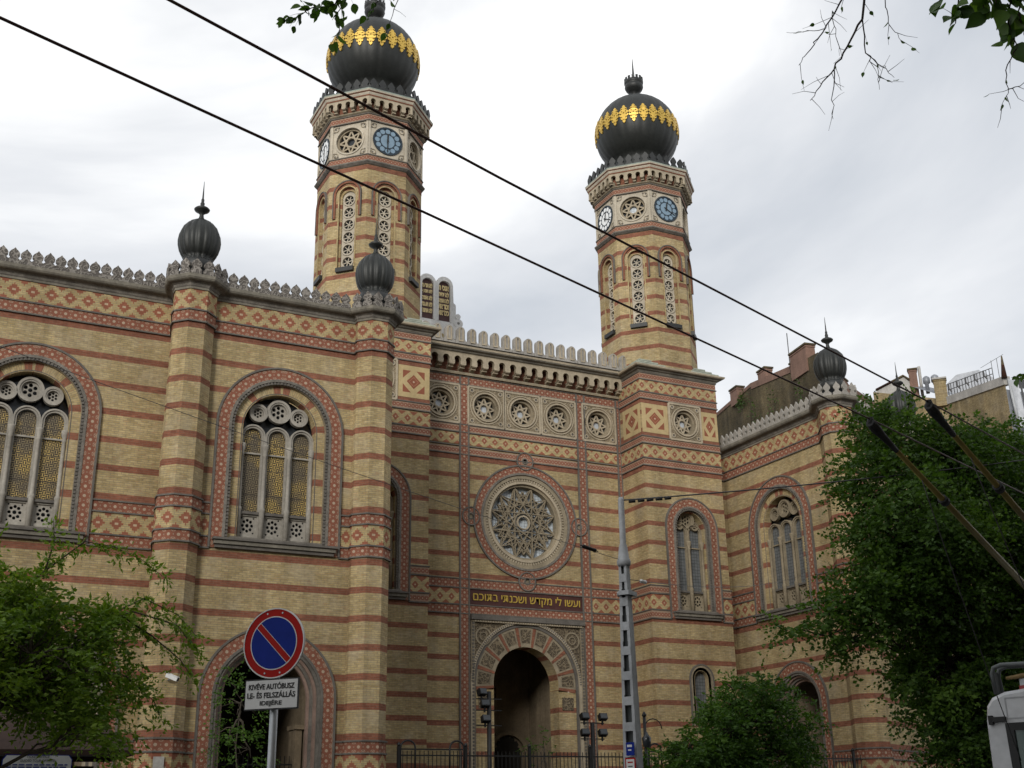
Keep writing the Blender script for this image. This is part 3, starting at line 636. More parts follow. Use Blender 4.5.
for i in range(n): mb.face([FC.p(*b[i],-.02),FC.p(*a[i],-.02),FC.p(*a[i+1],-.02),FC.p(*b[i+1],-.02)],'stone'); mb.face([FC.p(*a[i],-.02),FC.p(*a[i],-.9),FC.p(*a[i+1],-.9),FC.p(*a[i+1],-.02)],'vous',[(0,i*.16),(.9,i*.16),(.9,i*.16+.16),(0,i*.16+.16)])
for k in range(NV):
    t0=PI/2+ (k-(NV-1)/2)*(PI*.118)
    da=PI*.118
    def sector(r0,r1,t0,t1,o,m,th):
        q=[(c+r0*cos(t0+(t1-t0)*j/5),zs+r0*sin(t0+(t1-t0)*j/5)) for j in range(6)]+[(c+r1*cos(t1+(t0-t1)*j/5),zs+r1*sin(t1+(t0-t1)*j/5)) for j in range(6)]
        plate(mb,FC,q,[],o,th,m)
    sector(1.92,2.54,t0-da*.30,t0+da*.30,.0,'arab',.02); 
    for s in((-1,1) if k==0 else (1,)): sector(1.74,2.64,t0+s*da*.5-da*.085,t0+s*da*.5+da*.085,.006,'redbrick',.03)
for s in(-1,1):
    x0,x1=sorted((c+s*1.715,c+s*2.66)); mb.face([FC.p(x0,0,-.02),FC.p(x1,0,-.02),FC.p(x1,zs-.3,-.02),FC.p(x0,zs-.3,-.02)],'brick',[(x0,0),(x1,0),(x1,zs-.3),(x0,zs-.3)])
    mb.face([FC.p(c+s*1.715,0,-.02),FC.p(c+s*1.715,0,-.9),FC.p(c+s*1.715,zs-.2,-.9),FC.p(c+s*1.715,zs-.2,-.02)],'brick',[(0,0),(.9,0),(.9,zs-.2),(0,zs-.2)])
    fbox(mb,FC,c+s*2.2-.3,c+s*2.2+.3,6.35,6.95,-.02,.01,'arab')
mb.build('voussoirs',por)
mb=MB() # vestibule
for x,sg in((23.9,1),(29.3,-1)): mb.face([FC.p(x,0,-.9),FC.p(x,0,-5),FC.p(x,10.2,-5),FC.p(x,10.2,-.9)][::sg],'inner')
mb.face([FC.p(23.9,0,-5),FC.p(29.3,0,-5),FC.p(29.3,10.2,-5),FC.p(23.9,10.2,-5)],'inner'); mb.face([FC.p(23.9,10.2,-.9),FC.p(23.9,10.2,-5),FC.p(29.3,10.2,-5),FC.p(29.3,10.2,-.9)],'inner'); mb.face([FC.p(23.9,.1,-.9),FC.p(29.3,.1,-.9),FC.p(29.3,.1,-5),FC.p(23.9,.1,-5)],'inner')
plate(mb,FC,rect(23.9,29.3,0,10.2),[horseshoe(c,zs,2.0,0)],-.88,0,'inner')
G=FC
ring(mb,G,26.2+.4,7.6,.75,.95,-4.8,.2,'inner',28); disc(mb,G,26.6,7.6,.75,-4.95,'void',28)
P=[(26.6+.75*cos(2*PI*i/8),7.6+.75*sin(2*PI*i/8)) for i in range(8)]
for i in range(8): bar(mb,G,P[i],P[(i+3)%8],.09,-4.85-.004*i,.06,'inner')
for x in(25.4,28.0):
    lob=[(x-.75,0),(x+.75,0)]
    for k in range(8):
        t=PI*k/7; 
        for q in (-.11,0,.11): lob.append((x+(.75+(.0 if q else -.12))*cos(t+q)*1.0,4.6+(.9+(.0 if q else -.12))*sin(max(0,min(PI,t+q)))))
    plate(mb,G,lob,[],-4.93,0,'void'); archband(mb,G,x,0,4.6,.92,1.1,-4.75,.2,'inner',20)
mb.build('vestibule',por)

# --- towers: square bases with octagonal clock shafts
def rotframe(c,a,apo): # frame on an octagon face whose outward normal points at angle a; u=0 at its middle
    n=Vector((cos(a),sin(a),0)); u=Vector((-n.y,n.x,0)); o=Vector((c[0],c[1],0))+n*apo; return Fr((o.x,o.y),(u.x,u.y))
def tower(c,left,hour,minute):
    hx=2.4; y0=48.97; x0,x1=c[0]-hx,c[0]+hx; yb=c[1]+hx
    base=[(x0,yb),(x0,y0),(x1,y0),(x1,yb)]; wc=c[0]+(.25 if not left else -.08)
    mb=MB(); sweep(mb,base,[(0,-.5),(0,23.7)],'midbrick',skip=(1,))
    holes=[archpoly(wc,11.05,15.3,1.0),circ(c[0]+(.28 if not left else -.28),20.92,.72,28)]
    if not left: holes.append(archpoly(wc,5.6,7.8,.42,14))
    plate(mb,FT,rect(x0,x1,-.5,23.7),holes,0,.4,'midbrick',edge=False); capface(mb,base,23.68,'copper'); mb.build('wall',SYN)
    for zs_,fl,rb in (((((23.06,23.36,'ros_t'),(22.38,22.98,'dia_t'),(22.0,22.29,'ros_t'))),(23.40,23.02,22.33,21.96),(21.72,21.94)),(((19.58,19.88,'ros_t'),(18.8,19.44,'dia_t'),(18.40,18.70,'ros_t')),(19.92,19.54,18.75,18.36),(18.1,18.34))):
        mb=MB()
        for z0,z1,m in zs_: band(mb,base,z0,z1,m)
        for z in fl: fillet(mb,base,z,.05,.07)
        band(mb,base,*rb,'redbrick',.012)
        if rb[0]<19: band(mb,base,19.94,20.12,'redbrick',.012)
        mb.build('frieze',SYN)
    q=[(x0,yb),(x0,y0),(wc-1.55,y0)],[(wc+1.55,y0),(x1,y0),(x1,yb)]
    for s in q:
        mb=MB(); band(mb,s,10.66,11.0,'ros_t'); band(mb,s,11.08,11.78,'dia_t'); band(mb,s,11.88,12.2,'ros_t')
        for z in(10.62,11.04,11.83,12.24): fillet(mb,s,z,.05,.07)
        mb.build('frieze',SYN)
    mb=MB(); mc=c[0]+(.28 if not left else -.28)
    def pan(fr,u0,u1):
        mb=MB(); mb.face([fr.p(u0,20.13,.02),fr.p(u1,20.13,.02),fr.p(u1,21.71,.02),fr.p(u0,21.71,.02)],'panel',[(0,0),(1,0),(1,1),(0,1)]); mb.build('diamond_panel',SYN)
    pan(FT,x0+.02,mc-1.06); 
    pan(FT,mc+1.06,x1-.02)
    fs=Fr((x0,0),(0,-1)); pan(fs,-(y0+1.75),-(y0+.05)); fs=Fr((x1,0),(0,1)); pan(fs,y0+.05,y0+1.75)
    roundel(FT,mc,20.92,.98,.68)
    mb=MB(); sweep(mb,base,[(.0,23.42),(.08,23.44),(.10,23.50),(.20,23.54),(.24,23.60),(.36,23.62),(.42,23.66),(.44,23.74),(0,23.80)],['pale','cornice','cornice','cornice','cornice','pale','pale','copper']); 
    for k in range(3):
        for sx in(-1,1):
            for sy in(-1,1):
                cx_,cy_=c[0]+sx*(hx+.22-.25*k),c[1]+sy*(hx+.22-.25*k); w=1.80-.5*k
                t=[(cx_,cy_),(cx_-sx*w,cy_),(cx_,cy_-sy*w)]; t=t if area(t)>0 else t[::-1]
                z0=23.72+.2*k; z1=z0+.2
                mb.face([(*p,z1) for p in t],'step'); mb.face([(*p,z1-.07) for p in t[::-1]],'fillet'); gx=sum(p[0] for p in t)/3; gy=sum(p[1] for p in t)/3; t2=[(gx+(p[0]-gx)*.9,gy+(p[1]-gy)*.9) for p in t]
                for i in range(3):
                    mb.face([(*t[i],z1-.07),(*t[(i+1)%3],z1-.07),(*t[(i+1)%3],z1),(*t[i],z1)],'step'); mb.face([(*t2[i],z0),(*t2[(i+1)%3],z0),(*t2[(i+1)%3],z1-.07),(*t2[i],z1-.07)],'grey')
    mb.build('cornice',SYN)
    w=arched_window_small(FT,wc)
    if not left:
        mb=MB(); archband(mb,FT,wc,5.6,7.8,.66,.72,.08,.09,'fillet',20); archband(mb,FT,wc,5.6,7.8,.55,.66,.05,.06,'stone',20); archband(mb,FT,wc,5.6,7.8,.40,.55,.0,.25,'plainbrick',20); plate(mb,FT,archpoly(wc,5.6,7.8,.43,16),[],-.3,0,'greyglass'); mb.build('small_window',SYN)
    # shaft
    A=2.45; apoV=A/cos(PI/8)
    octc=[(c[0]+apoV*cos(PI/8+PI/4*k),c[1]+apoV*sin(PI/8+PI/4*k)) for k in range(8)]
    mb=MB(); hw=A*math.tan(PI/8)
    for k in range(8):
        a=PI/4*k; fr=rotframe(c,a,A)
        uv0=lambda p:(p[0]+1.0+k*2.03,p[1])
        plate(mb,fr,rect(-hw,hw,23.65,32.1),[archpoly(0,26.5,30.45,.45,16)],0,.16,'towerbrick',edge=False,uvf=uv0)
        plate(mb,fr,rect(-hw,hw,32.1,35.0),[circ(0,33.5,.74,28)],0,.25,'towerlit',edge=False)
        plate(mb,fr,archpoly(0,26.5,30.45,.46,16),[archpoly(0,26.5,30.38,.35,16)],-.14,.4,'towerbrick',edge=False,uvf=uv0)
    capface(mb,octc,35.9,'domed')
    sh=mb.build('clock_tower',SYN,label=('nearer clock tower beside the round rose window' if left else 'farther clock tower beside the sooty firewall'))
    # tall tracery windows with hoods
    for k in range(8):
        fr=rotframe(c,PI/4*k,A); mb=MB()
        archband(mb,fr,0,29.2,30.45,.62,.72,.09,.1,'redbrick',18); archband(mb,fr,0,29.2,30.45,.72,.77,.12,.13,'fillet',18)
        archband(mb,fr,0,26.5,30.45,.44,.50,.03,.06,'plainbrick',16); vous=[]
        mb2=MB(); hs=[]
        for i in range(6): hs.append(circ(0,26.9+.67*i,.245,16))
        plate(mb,fr,archpoly(0,26.5,30.38,.36,16),hs,-.22,.08,'towerlit',edge=False)
        for i in range(6):
            ring(mb,fr,0,26.9+.67*i,.25,.325,-.17,.06,'towerlit',16)
            for q in range(3):
                t=PI/3*q+.26; bar(mb,fr,(-.245*cos(t),26.9+.67*i-.245*sin(t)),(.245*cos(t),26.9+.67*i+.245*sin(t)),.045,-.235-.004*q,.04,'towerlit')
        plate(mb,fr,archpoly(0,26.5,30.38,.35,16),[],-.32,0,'darkglass')
        fbox(mb,fr,-.46,.46,26.28,26.5,-.1,.16,'domed')
        mb.build('tower_window',sh)
    # bands of the clock stage
    mb=MB()
    band(mb,octc,32.2,32.5,'ros_t',.05,True); band(mb,octc,31.72,31.96,'redbrick',.01,True)
    fillet(mb,octc,32.52,.05,.09,True)
    sweep(mb,octc,[(0,31.98),(.05,32.0),(.16,32.1),(.17,32.16),(.05,32.2)],'grey',True); mb.build('frieze',sh); mb=MB(); band(mb,octc,34.52,34.82,'ros_t',.05,True)
    for z in(34.48,34.86): fillet(mb,octc,z,.05,.09,True)
    mb.build('frieze',sh)
    mb=MB(); sweep(mb,octc,[(.02,34.86),(.06,34.9),(.14,34.96),(.14,35.02),(.03,35.04),(.03,35.9)],['stone']*4+['redbrick'],True)
    for k in range(8):
        fr=rotframe(c,PI/4*k,A); ww=(A+.36)*math.tan(PI/8); corbel_arches(mb,fr,-ww,ww,5,35.0,35.68,.36)
    sweep(mb,octc,[(.2,35.66),(.38,35.67),(.40,35.73),(.43,35.79),(.45,35.85),(.51,35.9),(.53,35.98),(.53,36.04),(.05,36.10)],['towerlit','redbrick','towerlit','towerlit','redbrick','towerlit','copper','copper'],True); mb.build('cornice',sh)
    HT=[(.2,0),(.2,.12),(.12,.2),(.12,.28),(.18,.36),(.18,.46),(.09,.6),(0,.7)]
    cresting(octc,.40,36.05,HT,.43,'domed',.1,parent=sh,closed=True)
    # clock faces and star roundels
    for k in range(8):
        a=PI/4*k; fr=rotframe(c,a,A); mb=MB()
        for s in(-1,1):
            fbox(mb,fr,s*(hw-.05)-.06,s*(hw-.05)+.05,32.55,34.46,0,.05,'towerlit')
            for b in(-1,1):
                for (ux,uz) in ((.78,.78),(.62,.84),(.84,.62)): disc(mb,fr,s*ux,33.5+b*uz,.05,.012,'fillet',8)
                ring(mb,fr,s*.74,33.5+b*.74,.11,.14,.03,.03,'stone',10)
        if k%2==0:
            wm_='clockwhite' if a==PI else 'clockblue'
            ring(mb,fr,0,33.5,.70,.78,.06,.1,'clockframe',36); cf=mb.build('clock_face',sh)
            mb=MB(); disc(mb,fr,0,33.5,.71,.02,'clockframe',36)
            for i in range(12): disc(mb,fr,.555*sin(PI/6*i),33.5+.555*cos(PI/6*i),.13,.03,wm_,14)
            disc(mb,fr,0,33.5,.37,.03,wm_,28); mb.build('dial',cf)
            mb=MB()
            for t,l,w in((hour,.42,.075),(minute,.62,.05)):
                bar(mb,fr,(-.14*sin(t),33.5-.14*cos(t)),(l*sin(t),33.5+l*cos(t)),w,.06+(l*.01),.015,'ink')
            disc(mb,fr,0,33.5,.06,.075,'ink',12); mb.build('clock_hands',cf)
        else:
            ring(mb,fr,0,33.5,.72,.80,.05,.1,'towerlit',36); ring(mb,fr,0,33.5,.62,.74,-.1,.15,'stone',36); w=mb.build('star_roundel',sh); star_tracery(fr,0,33.5,.64,w,'skyglass' if not left else 'darkglass',-.14)
    # great dome
    mb=MB(); cc=(c[0],c[1],0); pr=[(1.5,36.0),(1.5,36.9),(1.4,37.3)]+[(2.46*cos(R(q)),39.6+2.46*sin(R(q))) for q in range(-55,86,7)]+[(.3,42.04)]
    mb.lathe(cc,pr,'dome',168,28,.011); dm=mb.build('onion_dome',sh)
    mb=MB(); mb.lathe(cc,[(.34,42.0),(.28,42.12),(.2,42.22),(.19,42.5),(.3,42.6),(.48,42.74),(.56,42.92),(.54,43.08),(.50,43.12),(.57,43.18),(.58,43.34),(.48,43.34),(.2,43.2),(.1,43.6),(.07,43.8),(.012,45.0)],'domed',20)
    for k in range(14):
        a=2*PI*k/14; mb.box((c[0]+.53*cos(a),c[1]+.55*sin(a),43.42),(.06,.13,.24),'domed',a); 
    mb.build('finial',dm)
    def rad(z):
        for (r0,z0),(r1,z1) in zip(pr,pr[1:]):
            if z0<=z<=z1 and z1>z0: return r0+(r1-r0)*(z-z0)/(z1-z0)
        return 1
    mb=MB(); N=27
    half=[(0,-.74),(.07,-.66),(.10,-.56),(.06,-.50),(.17,-.46),(.20,-.34),(.13,-.28),(.265,-.2),(.275,-.08),(.2,0),(.288,.07),(.26,.2),(.14,.28),(.2,.36),(.16,.48),(.07,.52),(.10,.6),(.05,.68),(0,.74)]
    fl=[(a,b) for a,b in half]+[(-a,b) for a,b in half[1:-1][::-1]]
    def flower(t0):
        hs=[circ(.13*s,zz,.045,6) for s in(-1,1) for zz in(-.32,.16,.36)]+[circ(.17*s,-.06,.05,6) for s in (-1,1)]+[circ(0,.02,.05,6),circ(0,-.5,.04,6)]
        flip=lambda l:l if area(l)>0 else l[::-1]
        loops=[flip(fl)]+[h[::-1] for h in hs]; flat=[p for l in loops for p in l]
        def m3(p,e): z=39.70+p[1]*.82; r=rad(z)+e; t=t0+p[0]/2.5; return (c[0]+r*cos(t),c[1]+r*sin(t),z)
        for tr in tessellate_polygon([[Vector((*p,0)) for p in l] for l in loops]):
            q=[flat[i] for i in tr]
            if area(q)<0:q=q[::-1]
            mb.face([m3(p,.05) for p in q],'gold')
        for l in loops:
            for i in range(len(l)): a_,b_=l[i],l[(i+1)%len(l)]; mb.face([m3(a_,.05),m3(a_,-.06),m3(b_,-.06),m3(b_,.05)],'gold')
    for k in range(N): flower(2*PI*(k+.5)/N)
    mb.build('gilded_band',dm)
def arched_window_small(fr,c):
    return arched_window(fr,c,15.28,11.05,2,'greyglass',half=.88,outer=1.56,vous=1.02,st_='tanstone')
tower((34.85,51.42),False,0.17,R(118)); tower((18.22,51.42),True,0.02,PI)

# --- tablets of the law above the nave gable
TB=Fr((26.55,62.3),(1,0)); mb=MB()
out=[(-1.34,30.1),(1.34,30.1),(1.34,31.6),(1.18,31.75),(1.14,32.85)]+[(.57+.57*cos(PI*i/12),32.85+.57*sin(PI*i/12)) for i in range(0,12)]+[(0,32.9)]+[(-.57+.57*cos(PI*i/12),32.85+.57*sin(PI*i/12)) for i in range(1,13)]+[(-1.18,31.75),(-1.34,31.6)]
plate(mb,TB,out,[archpoly(s*.56,30.4,32.72,.40,14) for s in(-1,1)],.15,.5,'tabwhite')
for s in(-1,1): archband(mb,TB,s*.56,30.4,32.72,.40,.46,.2,.05,'tabwhite',16); plate(mb,TB,archpoly(s*.56,30.4,32.72,.41,14),[],.02,0,'tabmaroon')
fbox(mb,TB,-1.85,1.85,29.3,30.1,-.5,.25,'tabwhite')
for s in(-1,1): ring(mb,TB,s*1.5,30.4,.1,.3,.2,.4,'tabwhite',16); ring(mb,TB,s*1.47,30.85,.02,.18,.2,.4,'tabwhite',14)
tb=mb.build('law_tablets',SYN)
rows=[['אנכי ה','לא יהיה','לא תשא','זכור את','כבד את'],['לא תרצח','לא תנאף','לא תגנב','לא תענה','לא תחמד']]
for s,rw_ in((1,rows[0]),(-1,rows[1])):
    for i,t in enumerate(rw_): text(t[::-1],.3,'palegold',(TB.p(s*.56,32.68-.42*i,.04),X,Z),.012,(.70,.33),tb,bold=.018)
mb=MB(); G2=Fr((0,62.0),(1,0)); plate(mb,G2,[(15.5,20),(38,20),(38,25),(26.7,29.6),(15.5,25)],[],0,.5,'plainbrick')
for (a,b) in (((15.5,25),(26.7,29.6)),((26.7,29.6),(38,25))): mb.face([(a[0],62,a[1]),(b[0],62,b[1]),(b[0],90,b[1]),(a[0],90,a[1])],'zinc')
mb.build('nave_roof',SYN)

# ================================================================== foliage
def leafmesh(name,pos,dirs,lens,wid,mat,parent,rng,fold=.25,tone=0.):
    n=len(pos); d=dirs/np.linalg.norm(dirs,axis=1,keepdims=True)
    rv=rng.normal(size=(n,3)); rv[:,2]*=.5; s=np.cross(d,rv); s/=np.maximum(np.linalg.norm(s,axis=1,keepdims=True),1e-6)
    nrm=np.cross(s,d); L=lens[:,None]; W=(lens*wid)[:,None]
    tip=pos+d*L; b=pos+d*L*.42
    l=b+s*W*.5+nrm*W*fold; r=b-s*W*.5+nrm*W*fold
    V=np.stack([pos,r,tip,l],1).reshape(-1,3)
    i=np.arange(n)*4; F=np.stack([np.stack([i,i+1,i+2],1),np.stack([i,i+2,i+3],1)],1).reshape(-1,3)
    me=bpy.data.meshes.new(name); me.vertices.add(len(V)); me.vertices.foreach_set('co',V.ravel()); me.loops.add(F.size); me.loops.foreach_set('vertex_index',F.ravel()); me.polygons.add(len(F)); me.polygons.foreach_set('loop_start',np.arange(len(F))*3); me.polygons.foreach_set('loop_total',np.full(len(F),3))
    at=me.attributes.new('shade','FLOAT','POINT'); sh=np.clip(rng.normal(.45,.18,n)+tone,0,1); at.data.foreach_set('value',np.repeat(sh,4).astype(np.float32))
    me.update(); me.validate(); me.materials.append(M[mat]); o=bpy.data.objects.new(name,me); COL.objects.link(o)
    if parent: o.parent=parent; o.matrix_parent_inverse=wm(parent).inverted()
    return o
def bent(a,b,sag,rng,n=6,j=.06):
    a,b=Vector(a),Vector(b); L=(b-a).length; P=[]
    for i in range(n+1):
        t=i/n; p=a.lerp(b,t)+Vector((0,0,sag*L*sin(PI*t)))
        if 0<i<n: p+=Vector(rng.normal(size=3)*j*L*.3)
        P.append(p)
    return P
def tree(name,label,base,fork,blobs,twigs,leaf,mat,seed,trunk_r=.25,bark='bark',nl=9,droop=.5,wid=.45,cat='tree',group=None,twl=.8,hollow=.35,extra=(),leafscale=1.,bare=False,gap=.0):
    rng=np.random.default_rng(seed); t=thing(name,base,label,cat,group=group); base=Vector(base); mb=MB()
    fk=Vector(fork); tp=bent(base,fk,.0,rng,6,.05); mb.tube(tp,[trunk_r*(1-.45*i/6) for i in range(7)],bark,10)
    tot=sum(b[1]**2.2 for b in blobs); pos=[];dr=[];ln=[];tn=[]
    for (ctr,rad,*sq) in blobs:
        ctr=Vector(ctr); rz=rad*(sq[0] if sq else .8)
        a=tp[-1] if rng.random()<.7 else tp[4]; lp=bent(a,ctr,.08,rng,6,.14); r0=max(.035,trunk_r*.30*min(1,rad/1.8))
        mb.tube(lp,[r0*(1-.8*i/6)+.008 for i in range(7)],bark,6)
        nt=max(6,int(twigs*rad**2.2/tot)); nb=max(4,nt//14)
        for q in range(nb):
            d=Vector(rng.normal(size=3)); d.normalize(); e=ctr+Vector((d.x*rad,d.y*rad,d.z*rz))*.8; sp=bent(lp[rng.integers(3,7)],e,.05,rng,4,.16); mb.tube(sp,[.022,.018,.013,.009,.005],bark,4,False)
        K=int(8+9*rad); cl=rng.normal(size=(K,3)); cl/=np.linalg.norm(cl,axis=1,keepdims=True); cr_=.55+.5*rng.random(K); ct=rng.normal(0,.16,K)
        for q in range(nt):
            kc_=rng.integers(K); d=cl[kc_]+rng.normal(size=3)*np.array([.26,.26,.13]); d=d/max(np.linalg.norm(d),.6); k=cr_[kc_]*rng.uniform(.82,1.1); lump=1.0 if rng.random()<.86 else .78+.34*math.sin(3.1*d[0]+seed)*math.cos(4.3*d[1]+2*d[2]+seed)+.16*math.sin(9*d[0]+5*d[2]+seed*2)
            p=np.array(ctr)+d*np.array([rad,rad,rz])*k*lump
            td=d*np.array([1,1,.5])+rng.normal(size=3)*.55+np.array([0,0,-.15]); td/=np.linalg.norm(td); L=twl*rng.uniform(.5,1.2)
            for j in range(nl):
                f=(j+.5)/nl; pp=p+td*L*f+np.array([0,0,-droop*L*f*f]); sd=np.cross(td,[0,0,1.])*(1 if j%2 else -1)+rng.normal(size=3)*.35+td*.5+np.array([0,0,-.35*droop])
                pos.append(pp); dr.append(sd); ln.append(leaf*rng.uniform(.55,1.35)); tn.append(ct[kc_])
    for path in extra: # long outreaching sprays
        P=[Vector(p) for p in path]; mb.tube(P,[.02-.016*i/(len(P)-1) for i in range(len(P))],bark,5,False)
        for a,b in zip(P,P[1:]):
            n=max(2,int((b-a).length/.055))
            for i in range(n):
                p=a.lerp(b,i/n); td=(b-a).normalized(); 
                for q in range(2):
                    off=Vector(rng.normal(size=3)*.10); L=rng.uniform(.12,.4); dd=Vector(rng.normal(size=3))*.6+td*.5+Vector((0,0,-.5*droop)); dd.normalize()
                    for j in range(4):
                        pos.append(np.array(p+dd*L*(j/4)+off*.4)); dr.append(np.array(dd)+rng.normal(size=3)*.6); ln.append(leaf*rng.uniform(.6,1.2)); tn.append(.12)
    mb.build('trunk',t); leafmesh('crown',np.array(pos),np.array(dr),np.array(ln),wid,mat,t,rng,tone=np.array(tn)); return t

# left street tree
tree('locust_tree','feathery bright green tree with long drooping sprays at the left edge',(1.2,21.6,0),(1.3,21.7,3.2),
  [((.3,21.8,4.6),1.5,.65),((1.9,21.4,4.3),1.25,.7),((1.1,22.3,5.1),1.05,.6),((2.4,22.0,4.9),.8,.55),((3.0,21.7,4.0),.75,.5),((-1.2,22,4.2),1.6,.8),((.9,21.2,3.7),1.1,.5),((2.5,21.5,3.6),.75,.45),((-.6,21.7,3.5),1.2,.5),((2.0,21.9,5.4),.5,.5),((1.0,21.6,5.4),.7,.5),((3.1,21.6,4.7),.7,.5),((3.0,21.6,3.2),.7,.5)],
  4100,.115,'leafA',11,.16,'barkl',10,.45,.42,twl=.55,hollow=.25,
  extra=[[(1.3,21.7,4.6),(1.9,21.6,5.6),(2.6,21.5,6.25),(3.1,21.5,6.2),(3.6,21.5,6.0),(4.1,21.5,5.65)],[(2.0,21.6,5.6),(2.1,21.5,6.2),(2.05,21.5,6.6)],[(2.6,21.6,4.6),(3.5,21.5,5.1),(4.3,21.5,4.9),(4.5,21.5,4.65),(4.75,21.5,4.4)],[(2.9,21.6,4.9),(3.7,21.6,5.35),(4.3,21.6,5.1),(4.7,21.6,4.7)],[(.6,21.7,5.2),(.9,21.7,5.9),(1.3,21.7,6.2)],[(2.8,21.6,4.1),(3.5,21.5,4.0),(4.0,21.5,3.6),(4.2,21.5,3.2)],[(3.4,21.6,5.0),(3.9,21.6,4.7),(4.4,21.5,4.3),(4.7,21.5,3.9)]])
# big tree on the right
tree('lime_tree','large dense dark green tree in front of the right wing',(25.6,23.4,0),(25.2,23.2,5.2),
  [((22.4,21.6,8.6),1.7,.85),((24.2,22.6,10.6),1.6,.8),((23.3,22.6,11.0),.9,.9),((25.8,23.0,10.0),2.2,.8),((28.2,23.6,9.8),2.0,.7),((23.4,22.0,6.8),1.9,.8),((25.6,22.6,7.6),2.4,.9),((28.2,23.2,7.2),2.4,.9),((21.4,21.9,6.9),1.0,.7),((26.2,22.8,5.0),2.2,.8),((23.4,22.2,5.0),1.4,.7),((29.6,23.4,5.0),2.0,.9),((21.0,21.7,6.4),.9,.6),((20.4,21.9,6.5),.7,.5),((19.7,22.2,6.1),.55,.5),((20.1,22.0,5.4),.6,.5),((19.2,22.8,5.8),.45,.5),((24.8,22.3,2.6),1.4,.6),((27.4,23.4,11.3),1.4,.7),((22.6,22.6,9.9),1.25,.75),((23.0,22.8,11.5),.9,.7),((22.2,22.3,8.0),1.2,.8),((29.6,24.0,10.8),1.5,.7),((23.4,21.9,3.2),.9,.6),((30.5,24,8.5),2.,.8),((24.0,22.4,3.9),1.5,.7),((27.5,22.8,3.2),1.9,.8),((22.6,21.9,4.6),1.0,.7),((25.4,22.4,3.0),1.6,.7),((22.9,21.8,7.9),1.3,.8)],
  16500,.125,'leafB',5,.38,'bark',11,.25,.6,twl=.8,hollow=.3,
  extra=[[(22.2,21.9,7.6),(21.0,21.6,7.4),(20.2,21.7,7.2),(19.4,22.0,6.9)],[(22.2,21.8,7.0),(21.2,21.7,6.7),(20.2,21.8,6.5)],[(22.2,21.8,6.2),(21.1,21.6,5.8),(20.4,21.6,5.5),(20.0,21.8,5.2)],[(22.0,21.8,6.6),(21.0,21.6,6.2),(20.3,21.7,6.1)],[(23.4,22.5,11.2),(23.5,22.4,12.0),(23.7,22.4,12.4)]])
# smaller tree in front of the fence
tree('maple_sapling_tree','small round green tree beside the grey lattice pole, in front of the fence',(22.0,28.6,0),(22.0,28.6,2.9),
  [((21.9,28.5,4.3),1.25,.7),((20.7,28.3,3.8),1.05,.7),((23.2,28.8,4.3),1.1,.75),((19.7,28.1,3.2),.95,.6),((20.3,28.2,2.6),.9,.6),((19.3,28.6,2.9),.9,.6),((20.0,28.4,3.5),.8,.6),((24.4,29.0,4.1),.6,.7),((22.2,28.6,2.5),1.2,.5),((24.0,29.0,3.5),.8,.7),((22.6,28.6,3.3),1.2,.6),((21.2,28.4,3.0),1.1,.6),((22.9,28.7,5.1),.6,.6),((21.4,28.4,5.0),.6,.6)],
  3100,.125,'leafC',8,.09,'bark',9,.3,.5,twl=.55,hollow=.3)
def sapling(name,label,base,h,r,seed,n,leaf=.11,spr=.55):
    tree(name,label,base,(base[0]+.05,base[1],h*.8),[((base[0]+.1,base[1],h*.9),r,1.1),((base[0]-.3*r,base[1],h*.68),r*spr*1.5,1.),((base[0]+.5*r,base[1],h*.6),r*spr*1.3,1.)],n,leaf,'leafC',seed,.04,'barkl',7,.3,.5,twl=.5,hollow=.1)
sapling('young_tree','thin young tree with sparse leaves before the main portal',(24.9,46.5,0),4.9,.75,21,60)
sapling('young_tree','slender young tree standing in the arch behind the no-parking sign',(9.95,39.2,0),5.9,1.0,23,190)

# ================================================================== street furniture
# no-parking sign
SU=Vector((.68,-.733,0)).normalized(); SN=Vector((SU.y,-SU.x,0)); SP=Vector((2.90,10.31,0)); SF=Fr((SP.x,SP.y),(SU.x,SU.y))
sg=thing('road_sign',SP,'round red and blue no-parking sign with white text plate on a grey post','traffic sign')
mb=MB(); mb.tube([SP-SN*.05+Vector((0,0,z)) for z in(0,3.3)],.035,'galv',16); mb.build('post',sg)
SZ=3.10
mb=MB(); ring(mb,SF,0,SZ,.292,.302,.014,.02,'white',64); disc(mb,SF,0,SZ,.296,.010,'red',64); ring(mb,SF,0,SZ,.222,.230,.0125,.003,'white',56)
# blue halves either side of the red bar
def half(sgn):
    r=.222; w=.030; a=PI/4 # bar runs from upper left to lower right
    q=[]; t0=math.asin(w/r)
    for i in range(25):
        t=t0+(PI-2*t0)*i/24; x,y=r*cos(t),r*sin(t)*1; y*=1
        q.append((x,y*sgn))
    ca,sa=cos(-a),sin(-a); q=[(x*ca-y*sa,SZ+x*sa+y*ca) for x,y in q]; return q if area(q)>0 else q[::-1]
for s in(1,-1):
    q=half(s); mb.face([SF.p(*p,.013) for p in q],'blue')
    c0=(sum(p[0] for p in q)/len(q),sum(p[1] for p in q)/len(q)); q2=[(c0[0]+(p[0]-c0[0])*1.035,c0[1]+(p[1]-c0[1])*1.035) for p in q]; mb.face([SF.p(*p,.0115) for p in q2],'white')
for sx in(-.09,.06):
    for sz in(-1,1): disc(mb,SF,sx+.015,SZ+sz*.255,.008,.0135,'galv',10)
b=circ(0,SZ,.302,48); mb.face([SF.p(*p,-.006) for p in b[::-1]],'galv')
mb.build('sign_disc',sg)
mb=MB(); fbox(mb,SF,-.265,.265,SZ-.562,SZ-.302,-.006,.006,'black'); fbox(mb,SF,-.255,.255,SZ-.550,SZ-.314,.006,.009,'white'); pl=mb.build('text_plate',sg)
